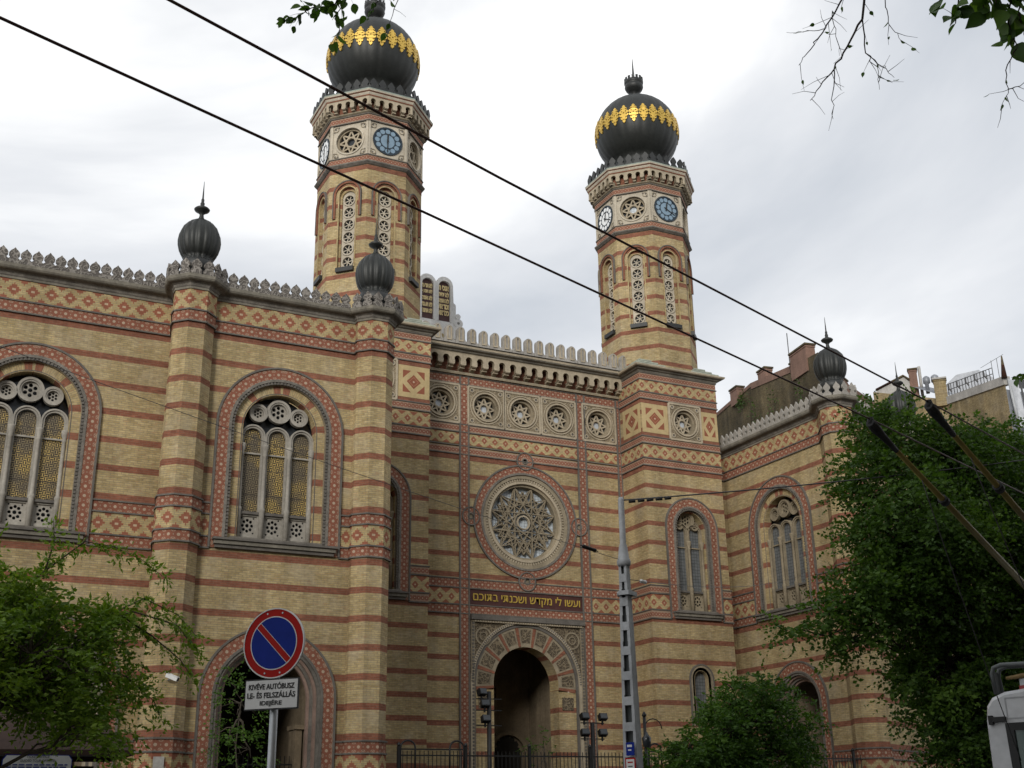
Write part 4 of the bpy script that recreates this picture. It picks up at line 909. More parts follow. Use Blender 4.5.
for i,(t,w) in enumerate((('KIVÉVE AUTÓBUSZ',.45),('LE- ÉS FELSZÁLLÁS',.47),('IDEJÉRE',.215))):
    text(t,.05,'ink',(SF.p(.0,SZ-.362-.072*i,.0115),SF.u,Z),.001,(w,.058 if i!=2 else .056),pl,bold=.0012)
mb=MB(); 
for z in(SZ+.1,SZ-.45): fbox(mb,SF,-.06,.06,z-.015,z+.015,-.09,-.006,'galv')
mb.build('bracket',sg)

# lattice traction pole
PX=Vector((14.96,23.66,0)); po=thing('traction_pole',PX,'tall tapering grey lattice pole carrying the tram span wires','utility pole',)
ang=R(-60); pu=Vector((cos(ang),sin(ang),0)); mb=MB(); PF=Fr((PX.x,PX.y),(pu.x,pu.y))
def hwid(z): return .215-.118*z/7.3
for o in(1,-1):
    for s in(-1,1):
        for i in range(12):
            z0,z1=i*.6,(i+1)*.6; a,b=hwid(z0),hwid(z1)
            q=[(s*a,z0),(s*(a-.075),z0),(s*(b-.06),z1),(s*b,z1)]; q=q if area(q)>0 else q[::-1]
            plate(mb,PF,q,[],o*(a*.8) if o>0 else -a*.8+.03,.03,'polegrey',back=True)
    for i in range(13):
        z0=i*.56+.05; a=hwid(z0)
        fbox(mb,PF,-a+.01,a-.01,z0,z0+.19,(o*a*.8 if o>0 else -a*.8+.0)-.025,(o*a*.8 if o>0 else -a*.8+.0)+.012,'polegrey')
plate(mb,PF,[(-.17,0),(.17,0),(.09,7.15),(-.09,7.15)],[],0,.02,'rackgrey',back=True)  # added dark sheet that stands for the shade inside the slots
for s in(-1,1): # channel webs
    for i in range(12):
        z0,z1=i*.6,(i+1)*.6; a,b=hwid(z0),hwid(z1); q=[PF.p(s*(a-.005),z0,a*.78),PF.p(s*(a-.005),z0,-a*.78),PF.p(s*(b-.005),z1,-b*.78),PF.p(s*(b-.005),z1,b*.78)]
        mb.face(q,'polegrey'); mb.face([p-PF.u*s*.02 for p in q[::-1]],'polegrey')
mb.build('lattice_shaft',po)
mb=MB(); mb.lathe(PX,[(.14,7.15),(.165,7.2),(.165,7.28),(.135,7.33),(.10,7.62),(.072,7.70),(.070,8.76),(.05,8.82)],'polegrey',16); mb.build('top_tube',po)
mb=MB(); mb.lathe(PX,[(.19,6.45),(.20,6.5),(.19,6.55)],'polegrey',12); fbox(mb,PF,-.05,.2,6.45,6.55,-.2,.22,'polegrey'); mb.build('clamp',po)
mb=MB(); fbox(mb,PF,-.03,.17,2.88,3.16,.24,.26,'blue'); fbox(mb,PF,.0,.12,3.06,3.11,.26,.263,'white'); fbox(mb,PF,.02,.10,2.98,3.01,.26,.263,'white'); o=mb.build('notice_plate',po,label='small blue plate')
mb=MB(); fbox(mb,PF,-.06,.19,2.52,2.83,.25,.27,'red'); fbox(mb,PF,-.035,.165,2.56,2.80,.27,.274,'white'); fbox(mb,PF,-.0,.13,2.72,2.75,.274,.276,'red'); fbox(mb,PF,.01,.12,2.64,2.66,.274,.276,'ink'); o=mb.build('notice_plate',po,label='small white plate with red edge')

# overhead wires
def wire(name,label,pts,r,m,cat='wire',parent=None,group=None):
    mb=MB(); mb.tube(pts,r,m,6); o=mb.build(name,parent)
    if parent is None: tag(o,label,cat,group)
    return o
SD=Vector((.9323,.3616,0)); SNr=Vector((-.3616,.9323,0))
def st(s,n,z): v=SD*s+SNr*n; return Vector((v.x,v.y,z))
w1=[(-26,-4.4,5.5),(0,5.65,5.5),(2.8,6.67,5.5),(8.7,8.84,5.49),(30,17.1,5.5)]
w2=[(-26,-5.22,5.5),(.74,5.14,5.5),(3.01,6.02,5.5),(8.85,8.17,5.49),(30,16.37,5.5)]
wire('trolley_wire','lower of the two long diagonal trolley wires, crossing the near tower low',w1,.0095,'wire',group='trolleybus contact wires'); wire('trolley_wire','upper of the two diagonal trolley wires, crossing the near dome',w2,.0095,'wire',group='trolleybus contact wires')
def sagw(a,b,sag,n=14): a,b=Vector(a),Vector(b); return [a.lerp(b,i/n)-Vector((0,0,sag*4*(i/n)*(1-i/n))) for i in range(n+1)]
wire('span_wire','thin span wire running from the lattice pole up past the left windows',sagw((14.85,23.66,7.3),(-6,20.5,11.0),.2),.006,'cable',group='thin span wires')
wire('span_wire','insulated span wire from the lattice pole top towards the big tree',sagw((14.96,23.66,8.75),(30,19.5,11.0),.15),.017,'cable',group='thin span wires')
wire('span_wire','short insulated wire leaving the lattice pole below its cap on the right',sagw((15.05,23.66,6.85),(37.7,44.0,12.2),.35),.008,'cable',group='thin span wires')
def insul(name,label,a,b,r=.035,m='white'):
    mb=MB(); a,b=Vector(a),Vector(b); mb.tube([a.lerp(b,t) for t in(0,.1,.15,.5,.85,.9,1)],[.012,.012,r,r*.8,r,.012,.012],m,8); tag(mb.build(name),label,'insulator')
insul('insulator','dark insulator on the span wire just left of the lattice pole',(14.2,23.55,7.42),(13.7,23.5,7.52),.05,'black')
insul('insulator','white insulator on the short wire right of the lattice pole',(15.9,24.42,7.0),(16.3,24.8,7.06),.05)
mb=MB(); 
for k in range(5): mb.tube([(15.15+.22*k,23.6-.06*k,8.72+.028*k),(15.3+.22*k,23.56-.06*k,8.74+.028*k)],.035,'black',8)
tag(mb.build('insulator'),'beaded black insulator string at the lattice pole top','insulator')

# trolleybus
bus=thing('trolleybus',st(21,4.78,0),'white trolleybus with two raised olive poles and roof rack, lower right corner','bus',math.atan2(SD.y,SD.x))
BF=Fr((st(15.6,0,0).x,st(15.6,0,0).y),(-SNr.x,-SNr.y)) # rear face: u runs right, -4.65 is the middle
mb=MB(); L=11.5
def bsec(n,z,s): return st(s,n,z)
sec=[(3.80,.35),(3.72,1.2),(3.70,2.3),(3.71,2.84),(3.74,3.02),(3.82,3.12),(3.98,3.18),(4.3,3.21)]; sec=[(n-.17,z-.14*(z>2)) for n,z in sec]; secR=[(9.56-n,z) for n,z in sec[::-1]]; S_=[*sec,*secR]
S_=S_[::-1]
rows=[]
for s,k,dz in((15.75,.93,-.05),(15.62,.98,-.01),(15.72,1.0,0)) : pass
rows=[[bsec(4.78+(n-4.78)*k,z+dz*(z>2),s) for n,z in S_] for s,k,dz in((15.60,.965,-.05),(15.66,.99,-.01),(15.78,1,0),(27,1,0),(27.2,.97,-.05))]
mb.grid(rows,'buswhite',closed=True,smooth=False,cap=True); mb.build('body',bus)
mb=MB(); fbox(mb,BF,-5.93,-5.74,2.67,2.73,-.06,.05,'rubber'); fbox(mb,BF,-5.95,-5.90,2.64,2.75,-.3,.05,'rubber'); mb.build('trim_strip',bus)
mb=MB(); plate(mb,BF,[(-5.72,1.25),(-4.08,1.25),(-4.04,2.65),(-5.75,2.65)],[[(-5.62,1.33),(-4.16,1.33),(-4.12,2.56),(-5.65,2.56)]],.045,.06,'rubber'); wf=mb.build('rear_window',bus)
mb=MB(); mb.face([BF.p(-5.66,1.3,.02),BF.p(-4.14,1.3,.02),BF.p(-4.09,2.6,.02),BF.p(-5.69,2.6,.02)],'buswin'); mb.build('glass',wf)
mb=MB(); plate(mb,BF,[(-5.73,2.70),(-4.02,2.70),(-4.02,2.96),(-5.73,2.96)],[[(-5.715,2.715),(-4.035,2.715),(-4.035,2.945),(-5.715,2.945)]],.006,.02,'polegrey'); mb.build('hatch',bus)
mb=MB()
P=[st(15.72,5.86,3.02),st(15.72,5.88,3.26),st(15.72,5.85,3.34),st(15.72,5.75,3.37),st(15.72,4.2,3.31),st(15.72,4.05,3.02)]
mb.tube(P,.03,'rackgrey',8); P=[p+SD*.2 for p in P]; mb.tube(P,.03,'rackgrey',8)
mb.face([st(15.72,5.86,3.03),st(15.92,5.86,3.03),st(15.92,5.87,3.3),st(15.72,5.87,3.3)],'rackgrey'); mb.face([st(15.72,5.75,3.36),st(15.92,5.75,3.36),st(15.92,4.2,3.30),st(15.72,4.2,3.30)],'rackgrey')
mb.build('roof_rack',bus)
mb=MB(); mb.tube([st(15.7,5.7,3.20),st(15.7,5.5,3.215),st(15.7,4.4,3.23)],[.02,.032,.04],'rust',8); mb.box(st(15.75,5.5,3.15),(.08,.08,.14),'galv'); mb.box(st(15.75,5.5,3.07),(.10,.10,.06),'redrub'); mb.build('pole_hook',bus)
for s in(17.6,24.5):
    for n in(3.85,6.05):
        mb=MB(); mb.tube([st(s,n-.12,.48),st(s,n+.12,.48)],.48,'rubber',24); mb.tube([st(s,n-.13,.48),st(s,n+.13,.48)],.24,'galv',16); mb.build('wheel',bus)
for k,(hd,bs) in enumerate((((8.7,8.84,5.44),(17.9,5.2,3.5)),((8.85,8.17,5.44),(17.9,4.6,3.5)))):
    mb=MB(); h=Vector(hd); b_=st(*bs); mid=h.lerp(b_,.35); d0=(b_-h).normalized()
    mb.tube([h+d0*.5,mid,b_],[.026,.036,.05],'poleyel',10)
    tp=mb.build('trolley_pole',bus)
    mb=MB(); d=(b_-h).normalized(); mb.tube([h-d*.02,h+d*.12,h+d*.25,h+d*.42,h+d*.6],[.045,.055,.042,.034,.028],'rubber',10); mb.tube([h+d*.02-Vector((0,0,.02)),h+Vector((0,0,.07))],[.045,.03],'rubber',8); mb.build('current_collector',tp); mb=MB(); mb.tube([h+d*1.75,h+d*1.85],.055,'rubber',10); mb.build('pole_collar',tp)
    mb=MB(); a=h+d*1.2 if k==0 else h+d*1.0; e=st(15.5,5.6-.9*k,2.2); mb.tube(sagw(a,e,.1,8),.006,'cable',5); mb.build('retriever_rope',tp)

# ticket kiosk
kc=Vector((2.6,26.4,0)); ki=thing('ticket_kiosk',kc,'brown-roofed ticket kiosk with white sign under the left tree','kiosk')
mb=MB(); mb.box(kc+Vector((0,0,1.35)),(2.2,1.8,2.7),'wood'); mb.build('wall',ki)
mb=MB(); a=[(-1.75,-1.4),(1.75,-1.4),(1.75,1.4),(-1.75,1.4)]; b_=[(-1.0,-.5),(1.0,-.5),(1.0,.5),(-1.0,.5)]; A_=[kc+Vector((x,y,2.98)) for x,y in a]; B_=[kc+Vector((x,y,3.75)) for x,y in b_]
for i in range(4): mb.face([A_[i],A_[(i+1)%4],B_[(i+1)%4],B_[i]],'roofbrown')
mb.face(B_,'roofbrown'); mb.face(A_[::-1],'wood'); 
for i in range(4): 
    p,q=A_[i],A_[(i+1)%4]; dn=Vector((0,0,-.1)); mb.face([p+dn,q+dn,q,p],'roofbrown')
mb.build('roof',ki)
mb=MB(); KF=Fr((kc.x,kc.y-1.42),(1,0)); q=[(-.62,2.58),(-.56,2.5),(.56,2.5),(.62,2.58),(.62,2.80),(.56,2.88),(-.56,2.88),(-.62,2.80)]; plate(mb,KF,q,[],.02,.04,'blue'); plate(mb,KF,[(x*.975,2.69+(z-2.69)*.93) for x,z in q],[],.026,.01,'white'); si=mb.build('sign_board',ki)
text('TICKET OFFICE',.05,'ink',(KF.p(0,2.845,.034),X,Z),.001,(.40,.045),si); text('GUIDED TOUR OPTIONS',.05,'ink',(KF.p(0,2.775,.034),X,Z),.001,(.62,.045),si)
for k,z in enumerate((2.70,2.655,2.61,2.565)):
    mb=MB(); x=-.54
    while x<.5:
        w=random.uniform(.04,.12); fbox(mb,KF,x,min(x+w,.54),z-.011,z+.011,.03,.034,'bluetext'); x+=w+.025
    mb.build('lettering',si)

# security camera on the first pilaster
mb=MB(); c0=Vector((7.95,40.63,6.0)); sc=thing('security_camera',c0,'white security camera on the striped corner pilaster','camera')
mb.tube([c0,c0+Vector((0,-.18,.02))],.03,'galv',8); mb.build('bracket',sc); mb=MB(); rt=Matrix.Rotation(R(-35),3,'Z')@Matrix.Rotation(R(22),3,'Y'); mb.box(c0+Vector((.08,-.25,.08)),(.42,.15,.14),'white',rot=rt); mb.box(c0+Vector((.08,-.25,.16)),(.46,.18,.02),'white',rot=rt); mb.build('housing',sc)
mb=MB(); c1=c0+Vector((.08,-.25,.08))+rt@Vector((.22,0,0)); mb.box(c1,(.02,.1,.1),'black',rot=rt); mb.build('lens',sc)
# white plaque on pilaster base
mb=MB(); fbox(mb,Fr((0,40.6),(1,0)),7.68,8.02,2.9,3.62,0,.03,'pargrey'); tag(mb.build('wall_plaque'),'blank pale plaque on the base of the striped corner pilaster','plaque')

# iron fence across the forecourt
fe=thing('iron_fence',(26.7,41.0,0),'black iron railing across the forecourt between the two wings','fence')
mb=MB(); fbox(mb,Fr((0,41.0),(1,0)),15.9,37.6,0,.6,-.2,.2,'grey'); mb.build('plinth',fe)
x=16.2; i=0
while x<37.3:
    x2=min(x+2.6,37.4); mb=MB()
    for z in(.85,2.4,3.74): mb.box(((x+x2)/2,41.0,z),(x2-x,.04,.05),'black')
    n=int((x2-x)/.155); gate=i in(0,4)
    for k in range(n+1):
        xx=x+(x2-x)*k/n; mb.box((xx,41.0,2.25),(.022,.022,3.3),'black')
    if gate:
        mb.box(((x+x2)/2,41.0,3.95),(x2-x,.04,.05),'black')
        for cx_ in(x+.35,x2-.35):
            mb.tube([(cx_-.28,41,3.3),(cx_-.28,41,4.0)]+[(cx_-.28*cos(PI*q/8),41,4.0+.25*sin(PI*q/8)) for q in range(9)]+[(cx_+.28,41,3.3)],.035,'black',6)
    mb.build('railing_panel',fe); mb=MB(); mb.box((x,41.0,2.1),(.1,.1,3.9),'black'); mb.lathe((x,41.0,4.05),[(.05,0),(.075,.05),(.05,.1),(.01,.14)],'black',8); mb.build('fence_post',fe); x=x2; i+=1
# railing inside the left archway
mb=MB()
for k in range(18): mb.box((10.1+k*.165,43.2,2.1),(.022,.022,3.4),'black')
for z in(.7,3.5): mb.box((11.5,43.2,z),(3.0,.04,.05),'black')
tag(mb.build('gate_railing'),'black iron railing inside the arch behind the no-parking sign','railing')
# floodlight posts
def flood(loc,h,label,heads):
    t=thing('floodlight_post',loc,label,'floodlight',group='floodlight posts in the forecourt'); mb=MB(); mb.tube([loc,(loc[0],loc[1],h)],.09,'black',10); mb.build('post',t)
    mb=MB(); 
    for z in {round(q[1],2) for q in heads}: mb.box((loc[0],loc[1],z-.16),(1.1,.05,.04),'black')
    mb.build('crossbar',t)
    for dx,z in heads:
        mb=MB(); rt=Matrix.Rotation(random.uniform(-.3,.3),3,'Z')@Matrix.Rotation(R(-22),3,'X'); c=Vector((loc[0]+dx,loc[1]-.1,z+.08)); mb.box(c,(.34,.24,.25),'black',rot=rt); mb.box(c+rt@Vector((0,-.125,0)),(.29,.02,.2),'darkglass',rot=rt); mb.box(c+Vector((0,.05,-.22)),(.06,.06,.2),'black'); mb.build('lamp_head',t)
flood((21.2,44,0),6.35,'black floodlight post left of the portal, cut off by the portal jamb',[(-.36,6.22),(-.22,5.78),(-.2,5.2)])
flood((25.92,44,0),5.25,'black floodlight post right of the portal with two pairs of lamps',[(-.42,5.38),(.45,5.38),(-.42,4.75),(.42,4.75)])
# lantern on curved arm behind the lattice pole
ln=thing('street_lantern',(21.35,33.0,0),'small hanging lantern on a curved arm right of the lattice pole','street lamp'); mb=MB(); mb.tube([(21.35,33,0),(21.35,33,4.55)],.05,'black',8); mb.lathe((21.35,33,4.55),[(.05,0),(.08,.06),(.02,.16)],'black',8); mb.build('post',ln); mb=MB(); mb.tube([(21.35,33,4.2)]+[(21.35+.32-.32*cos(PI*q/8),33,4.2+.3*sin(PI*q/8)) for q in range(9)],.018,'black',6); mb.build('arm',ln)
mb=MB(); mb.lathe((21.35,32.93,3.6),[(.03,.0),(.12,.05),(.15,.3),(.06,.42),(.03,.5)],'darkglass',8); mb.build('lantern',ln)

# ================================================================== buildings behind on the right
def prism(mb,pts,z0,tops,m,mtop=None):
    n=len(pts)
    for i in range(n):
        a,b=pts[i],pts[(i+1)%n]; za,zb=tops[i],tops[(i+1)%n]; L=math.hypot(b[0]-a[0],b[1]-a[1]); mm=m if isinstance(m,str) else m[i]
        if mm: mb.face([(*a,z0),(*b,z0),(*b,zb),(*a,za)],mm,[(i*3,z0),(i*3+L,z0),(i*3+L,zb),(i*3,za)])
    if mtop: mb.face([(*p,t) for p,t in zip(pts,tops)],mtop)

fb=thing('firewall_house',(56,62,0),'tall house with sooty brick firewall and terracotta chimneys rising behind the right wing','house')
mb=MB(); Lp=[(54.2,72.5),(52.95,65.2),(52.0,59.3),(51.4,58.7),(50.64,55.33)]; tz=[30.6,31.2,30.45,30.1,29.75]
for (a,za),(b,zb) in zip(zip(Lp,tz),list(zip(Lp,tz))[1:]):
    L=math.hypot(b[0]-a[0],b[1]-a[1]); mb.face([(*a,0),(*b,0),(*b,zb),(*a,za)],'fire',[(a[1],0),(a[1]+L,0),(a[1]+L,zb),(a[1],za)])
    d=Vector((b[0]-a[0],b[1]-a[1],0)).normalized(); n=Vector((d.y,-d.x,0))*.06; A=Vector((*a,0))+n; B=Vector((*b,0))+n; h=.45 if a[1]<70 and b[1]>58.9 else .25
    if b[1]>56: mb.face([(A.x,A.y,za-h),(B.x,B.y,zb-h),(B.x,B.y,zb+.03),(A.x,A.y,za+.03)],'terra')
mb.face([(50.64,55.33,0),(62.6,61.95,0),(62.6,61.95,29.45),(54.6,57.5,29.1),(50.64,55.33,29.75)],'terra'); mb.face([(62.6,61.95,0),(66,80,0),(66,80,29),(62.6,61.95,29.4)],'terra')
capface(mb,[(54.2,72.5),(52.95,65.2),(52.0,59.3),(50.64,55.33),(62.6,61.95),(66,80)],28.9,'zinc'); mb.build('wall',fb)
def chimney(c,d,z0,z1,rz,mat='terra',parent=fb,cap='fire',name='chimney'):
    mb=MB(); mb.box((c[0],c[1],(z0+z1)/2),(d[0],d[1],z1-z0),mat,rz); mb.box((c[0],c[1],z1+.05),(d[0]+.16,d[1]+.16,.12),cap,rz); mb.box((c[0],c[1],z1-.12),(d[0]+.08,d[1]+.08,.08),mat,rz); mb.build(name,parent)
az=math.atan2(14,2.6)
chimney((53.4,67.5),(1.1,.6),30.3,31.55,az); chimney((53.15,63.8),(1.1,.6),30.8,31.75,az); chimney((51.4,57.7),(2.1,.7),29.0,30.85,az); chimney((52.0,59.2),(.5,.5),29.5,30.5,az); chimney((54.6,58.0),(1.6,.7),28.5,29.35,math.atan2(6.6,12))
mb=MB(); mb.tube([(51.9,59.6,30.0),(51.9,59.6,32.9)],.035,'cable',6); mb.build('antenna_mast',fb)
rng=np.random.default_rng(3); iv=[];idr=[]
for (c_,r_,n_) in (((53.0,66.4,30.3),(.15,.7,.6),170),((52.6,62.0,28.6),(.15,1.2,1.0),50),((51.6,57.6,27.8),(.15,.7,.8),60),((52.8,64.6,28.9),(.15,1.0,1.0),60)):
    for i in range(n_):
        d=rng.normal(size=3)*.5; y=c_[1]+d[1]*r_[1]; xw=50.64+(y-55.33)*.194 if y<59.3 else 52.0+(y-59.3)*.161
        iv.append((xw-.12-abs(d[0])*.15,y,c_[2]+d[2]*r_[2])); idr.append((-.6+d[0]*.4,d[1],-.6+d[2]))
leafmesh('climbing_plant',np.array(iv),np.array(idr,float),rng.uniform(.1,.22,len(iv)),.6,'ivy',None,rng); tag(bpy.data.objects['climbing_plant'],'patchy green creeper on the sooty brick firewall','plant')
# terrace house
th=thing('terrace_house',(67.5,60,0),'rubble-walled house with roof terrace, railings and metal vents beyond the big tree','house')
mb=MB(); Q=[(67.1,67.3),(68.5,61.45),(65.75,53.7),(72,50)]
prism(mb,[(67.0,67.4),(68.47,61.45)],0,[33.3,31.0],['rubble',None]); prism(mb,[(68.47,61.45),(65.8,53.75)],0,[30.6,29.25],['rubble',None]); prism(mb,[(65.8,53.75),(80,49.5)],0,[28.9,27.2],['zinc',None])
mb.build('wall',th)
mb=MB(); d=Vector((65.8-68.47,53.75-61.45,0)); Lg=d.length; d.normalize(); TF=Fr((68.47,61.45),(d.x,d.y)); zz=lambda u:30.58-u/Lg*1.33
q=[(0,zz(0)),(Lg,zz(Lg)),(Lg,zz(Lg)+.62),(0,zz(0)+.58)]; plate(mb,TF,q,[],.08,.5,'pargrey',back=True); mb.build('parapet',th)
mb=MB()
for i in range(16):
    u=i*Lg*.78/15+.15; b=TF.p(u,zz(u)+.55,-.2); mb.tube([b,b+Vector((0,0,1.05))],.03,'cable',5)
    if i%3==1: mb.tube([b+Vector((0,0,.4)),b+Vector((.1,.3,.75)),b+Vector((0,.2,1.1))],.06,'cable',5)
for h in(.6,1.05): mb.tube([TF.p(.1,zz(.1)+.55+h,-.2),TF.p(Lg*.8,zz(Lg*.8)+.55+h,-.2)],.03,'cable',5)
for i in range(3): u=Lg*(.8+.09*i); b=TF.p(u,zz(u)+.6,-.2); mb.tube([b,b+Vector((0,0,1.55))],.02,'cable',5)
mb.tube([TF.p(Lg*.62,zz(Lg*.62)+1.9,-.2),TF.p(Lg,zz(Lg)+2.25,-.2)],.015,'cable',5); mb.build('railing',th)
mb=MB(); RP=[(72.34,64.62,33.9),(72.86,64.04,34.54),(73.97,62.74,34.7),(74.61,61.99,33.9)]
mb.face([(71.5,65,29),(74.4,61.4,29),RP[3],RP[2],RP[1],RP[0]],'zinc'); mb.face([RP[0],RP[1],(77,70,34.5),(76,71,33)],'zinc'); mb.face([RP[1],RP[2],(79,67,34.6),(77,70,34.5)],'zinc'); mb.build('dormer_roof',th)
mb=MB(); g=[(67.1,67.3,30),(69.0,65.3,30),(69.0,65.3,33.9),(68.69,65.63,34.3),(67.15,67.2,33.4)]; mb.face(g,'pargrey'); mb.face([g[4],g[3],(72,69,34.3),(70.5,70.5,33.4)],'zinc'); mb.face([g[3],g[2],(72.3,68.6,33.9),(72,69,34.3)],'zinc')
mb.tube([Vector(g[4])+Vector((-.05,-.05,.03)),Vector(g[3])+Vector((-.05,-.05,.05)),Vector(g[2])+Vector((-.05,-.05,.03))],.1,'fire',5); mb.build('gable',th)
chimney((69.3,65.2),(.62,.5),32.5,34.75,R(-45),'terra',th); chimney((68.4,61.8),(.9,.7),30.5,32.65,R(-48),'rubble',th,'pargrey')
mb=MB(); mb.tube([(69.65,64.8,32.5),(69.65,64.8,35.0)],.12,'pargrey',8); mb.build('flue_pipe',th)
for x,y,z,r in((69.2,63.8,33.15,.28),(69.65,63.35,33.2,.30)):
    mb=MB(); mb.lathe((x,y,z-.8),[(.15,0),(.15,.75),(r,.85),(r,1.25),(r*.7,1.35),(.1,1.42)],'zinc',12); mb.build('roof_vent',th)
mb=MB(); mb.face([(69.0,65.3,33.4),(68.45,61.6,31.3),(70,62,31.9),(70.5,65,33.5)],'zinc'); mb.build('lean_to_roof',th)
mb=MB(); mb.tube([(65.75,53.7,29.7),(65.7,53.6,31.3)],[.22,.05],'fire',6); mb.build('gable_post',th)
mb=MB(); mb.face([(66.0,53.4,26),(66.4,53.0,26),(66.3,53.1,29.4),(65.9,53.6,29.6)],'zinc'); mb.tube([(66.0,53.3,25.5),(65.9,53.5,29.6)],.1,'polegrey',6); mb.tube([(66.6,52.9,25.5),(66.4,53.0,29.0)],.07,'cable',6); mb.build('downpipe',th)
mb=MB(); mb.face([(66.3,53.2,29.6),(80,49,27.8),(84,56,31.5),(69.9,56.7,30.6)],'zinc'); mb.build('roof',th)

# ================================================================== overhanging tree by the camera
ot=thing('overhanging_tree',(5.2,-1.6,0),'tree standing by the viewer whose twigs hang into the top of the picture','tree')
rng=np.random.default_rng(17); mb=MB()
mb.tube(bent((5.2,-1.6,0),(5.0,-1.0,5.6),0,rng,6,.04),[.28,.26,.24,.22,.2,.18,.16],'bark',12)
l1=bent((5.0,-1.0,5.6),(4.2,3.4,6.6),.12,rng,8,.06); mb.tube(l1,[.12-.012*i for i in range(9)],'bark',8)
l2=bent((4.2,3.4,6.6),(2.6,6.2,7.5),.06,rng,6,.06); mb.tube(l2,[.03-.003*i for i in range(7)],'bark',6)
l3=bent((5.0,-1.0,5.6),(6.6,4.6,5.6),.12,rng,8,.06); mb.tube(l3,[.05-.005*i for i in range(9)],'bark',6); mb.build('trunk',ot)
lp=[];ld=[];ll=[]
def twig(mb,pts,r0,r1,leaf=0.,ll_=.07,side=.17,dens=24,bud=True,sides=True):
    P=[Vector(p) for p in pts]; Q=[]
    for a,b in zip(P,P[1:]):
        for i in range(4): Q.append(a.lerp(b,i/4)+Vector(rng.normal(size=3))*.0045*(i>0))
    Q.append(P[-1]); mb.tube(Q,[.8*(r0+(r1-r0)*i/(len(Q)-1)) for i in range(len(Q))],'bark',5,False)
    for a,b in zip(Q,Q[1:]):
        n=max(1,int((b-a).length*dens))
        for i in range(n):
            p=a.lerp(b,rng.random()); d=Vector(rng.normal(size=3)); d=(d+(b-a).normalized()*.7+Vector((0,0,-.35))).normalized()
            if sides and rng.random()<.45:
                L=side*rng.uniform(.4,1.1); e=p+d*L; m=p.lerp(e,.5)+Vector(rng.normal(size=3))*.006; mb.tube([p,m,e],[.0017,.0012,.0007],'bark',4,False)
                if rng.random()<leaf: lp.append(e); ld.append(d+Vector((0,0,-.5))); ll.append(ll_*rng.uniform(.6,1.2))
                elif bud and rng.random()<.3: lp.append(e-d*L*.4); ld.append(d); ll.append(.026*rng.uniform(.7,1.4))
            if rng.random()<leaf*1.2: lp.append(p); ld.append(d+Vector((0,0,-.4))); ll.append(ll_*rng.uniform(.6,1.25))
mb=MB()
twig(mb,[(4.2,3.4,6.6),(4.05,3.73,5.95),(4.0,3.77,5.51),(3.90,3.80,5.33),(3.81,3.82,5.18),(3.76,3.88,5.10),(3.72,3.92,5.03)],.011,.002,.05,.02)
twig(mb,[(3.81,3.82,5.18),(3.80,3.84,5.05),(3.79,3.85,4.90)],.004,.0015,.05,.02)
twig(mb,[(4.0,3.77,5.51),(4.0,3.78,5.31),(4.05,3.72,5.2),(4.08,3.69,5.13)],.005,.0015,.2,.03); twig(mb,[(4.0,3.78,5.31),(4.03,3.74,5.18),(4.03,3.75,5.08)],.003,.0012,.1,.03)
twig(mb,[(4.15,3.5,6.3),(4.05,3.85,5.80),(3.97,3.92,5.65),(3.91,4.01,5.52),(3.87,4.05,5.45),(3.83,4.09,5.38)],.008,.0018,.05,.02); twig(mb,[(3.93,3.98,5.57),(3.85,4.05,5.57),(3.78,4.1,5.58)],.003,.001,.1,.02); twig(mb,[(3.96,3.93,5.66),(3.96,3.93,5.5),(3.97,3.93,5.38)],.003,.001,.1,.02)
twig(mb,[(4.2,3.5,6.4),(4.09,3.68,5.75),(4.08,3.68,5.55),(4.09,3.67,5.42),(4.12,3.65,5.34)],.005,.0015,.12,.035)
mb.build('bare_branch',ot)
mb=MB()
for pts in ([(4.5,2.3,6.1),(4.05,2.98,5.3),(4.02,2.99,5.1),(4.0,3.0,4.93)],[(4.5,2.2,6.1),(4.12,2.92,5.2),(4.07,2.93,5.0),(4.08,2.92,4.88)],[(4.4,2.4,6.2),(3.95,3.1,5.3),(3.86,3.17,5.15)],[(4.4,2.4,6.2),(4.0,3.1,5.35),(3.92,3.12,5.1),(3.9,3.13,5.02)],[(4.4,2.4,6.2),(4.0,3.05,5.25),(3.98,3.03,5.02)],[(4.5,2.3,6.1),(4.1,2.95,5.2),(4.03,2.96,4.95),(4.05,2.95,4.82)],[(4.5,2.3,6.0),(4.15,2.88,5.1),(4.1,2.9,4.9)]): twig(mb,pts,.008,.003,.95,.10,.1,34,False)
twig(mb,[(4.05,2.95,4.82),(4.01,3.0,4.72),(4.0,3.0,4.6),(3.97,3.03,4.52)],.004,.001,.12,.03,.1,18); twig(mb,[(4.0,3.0,4.62),(4.04,2.95,4.63),(4.08,2.9,4.66)],.003,.001,.2,.03,.1,18)
mb.build('leafy_branch',ot); mb=MB(); twig(mb,[(6.6,4.6,5.6),(6.5,4.75,4.7),(6.35,4.88,4.36),(6.27,4.97,4.30),(6.22,5.03,4.29)],.006,.0015,.45,.06,.06,16,False)
mb.build('leafy_branch',ot)
mb=MB()
twig(mb,[(2.6,6.2,7.5),(2.05,6.2,6.85),(1.93,6.22,6.62),(1.78,6.25,6.56),(1.72,6.27,6.5),(1.63,6.29,6.45)],.009,.0015,.9,.07,.10,75,True); twig(mb,[(2.03,6.2,6.75),(1.93,6.21,6.5),(1.95,6.16,6.38),(1.90,6.13,6.24)],.005,.0015,.6,.065,.08,45,True)
twig(mb,[(2.5,6.2,7.3),(2.23,6.21,6.75),(2.16,6.24,6.58)],.006,.0015,.8,.06,.1,40,True); twig(mb,[(2.5,6.2,7.2),(2.33,6.2,6.7),(2.28,6.22,6.48)],.005,.0015,.4,.06,.1,13,False)
mb.build('leafy_branch',ot)
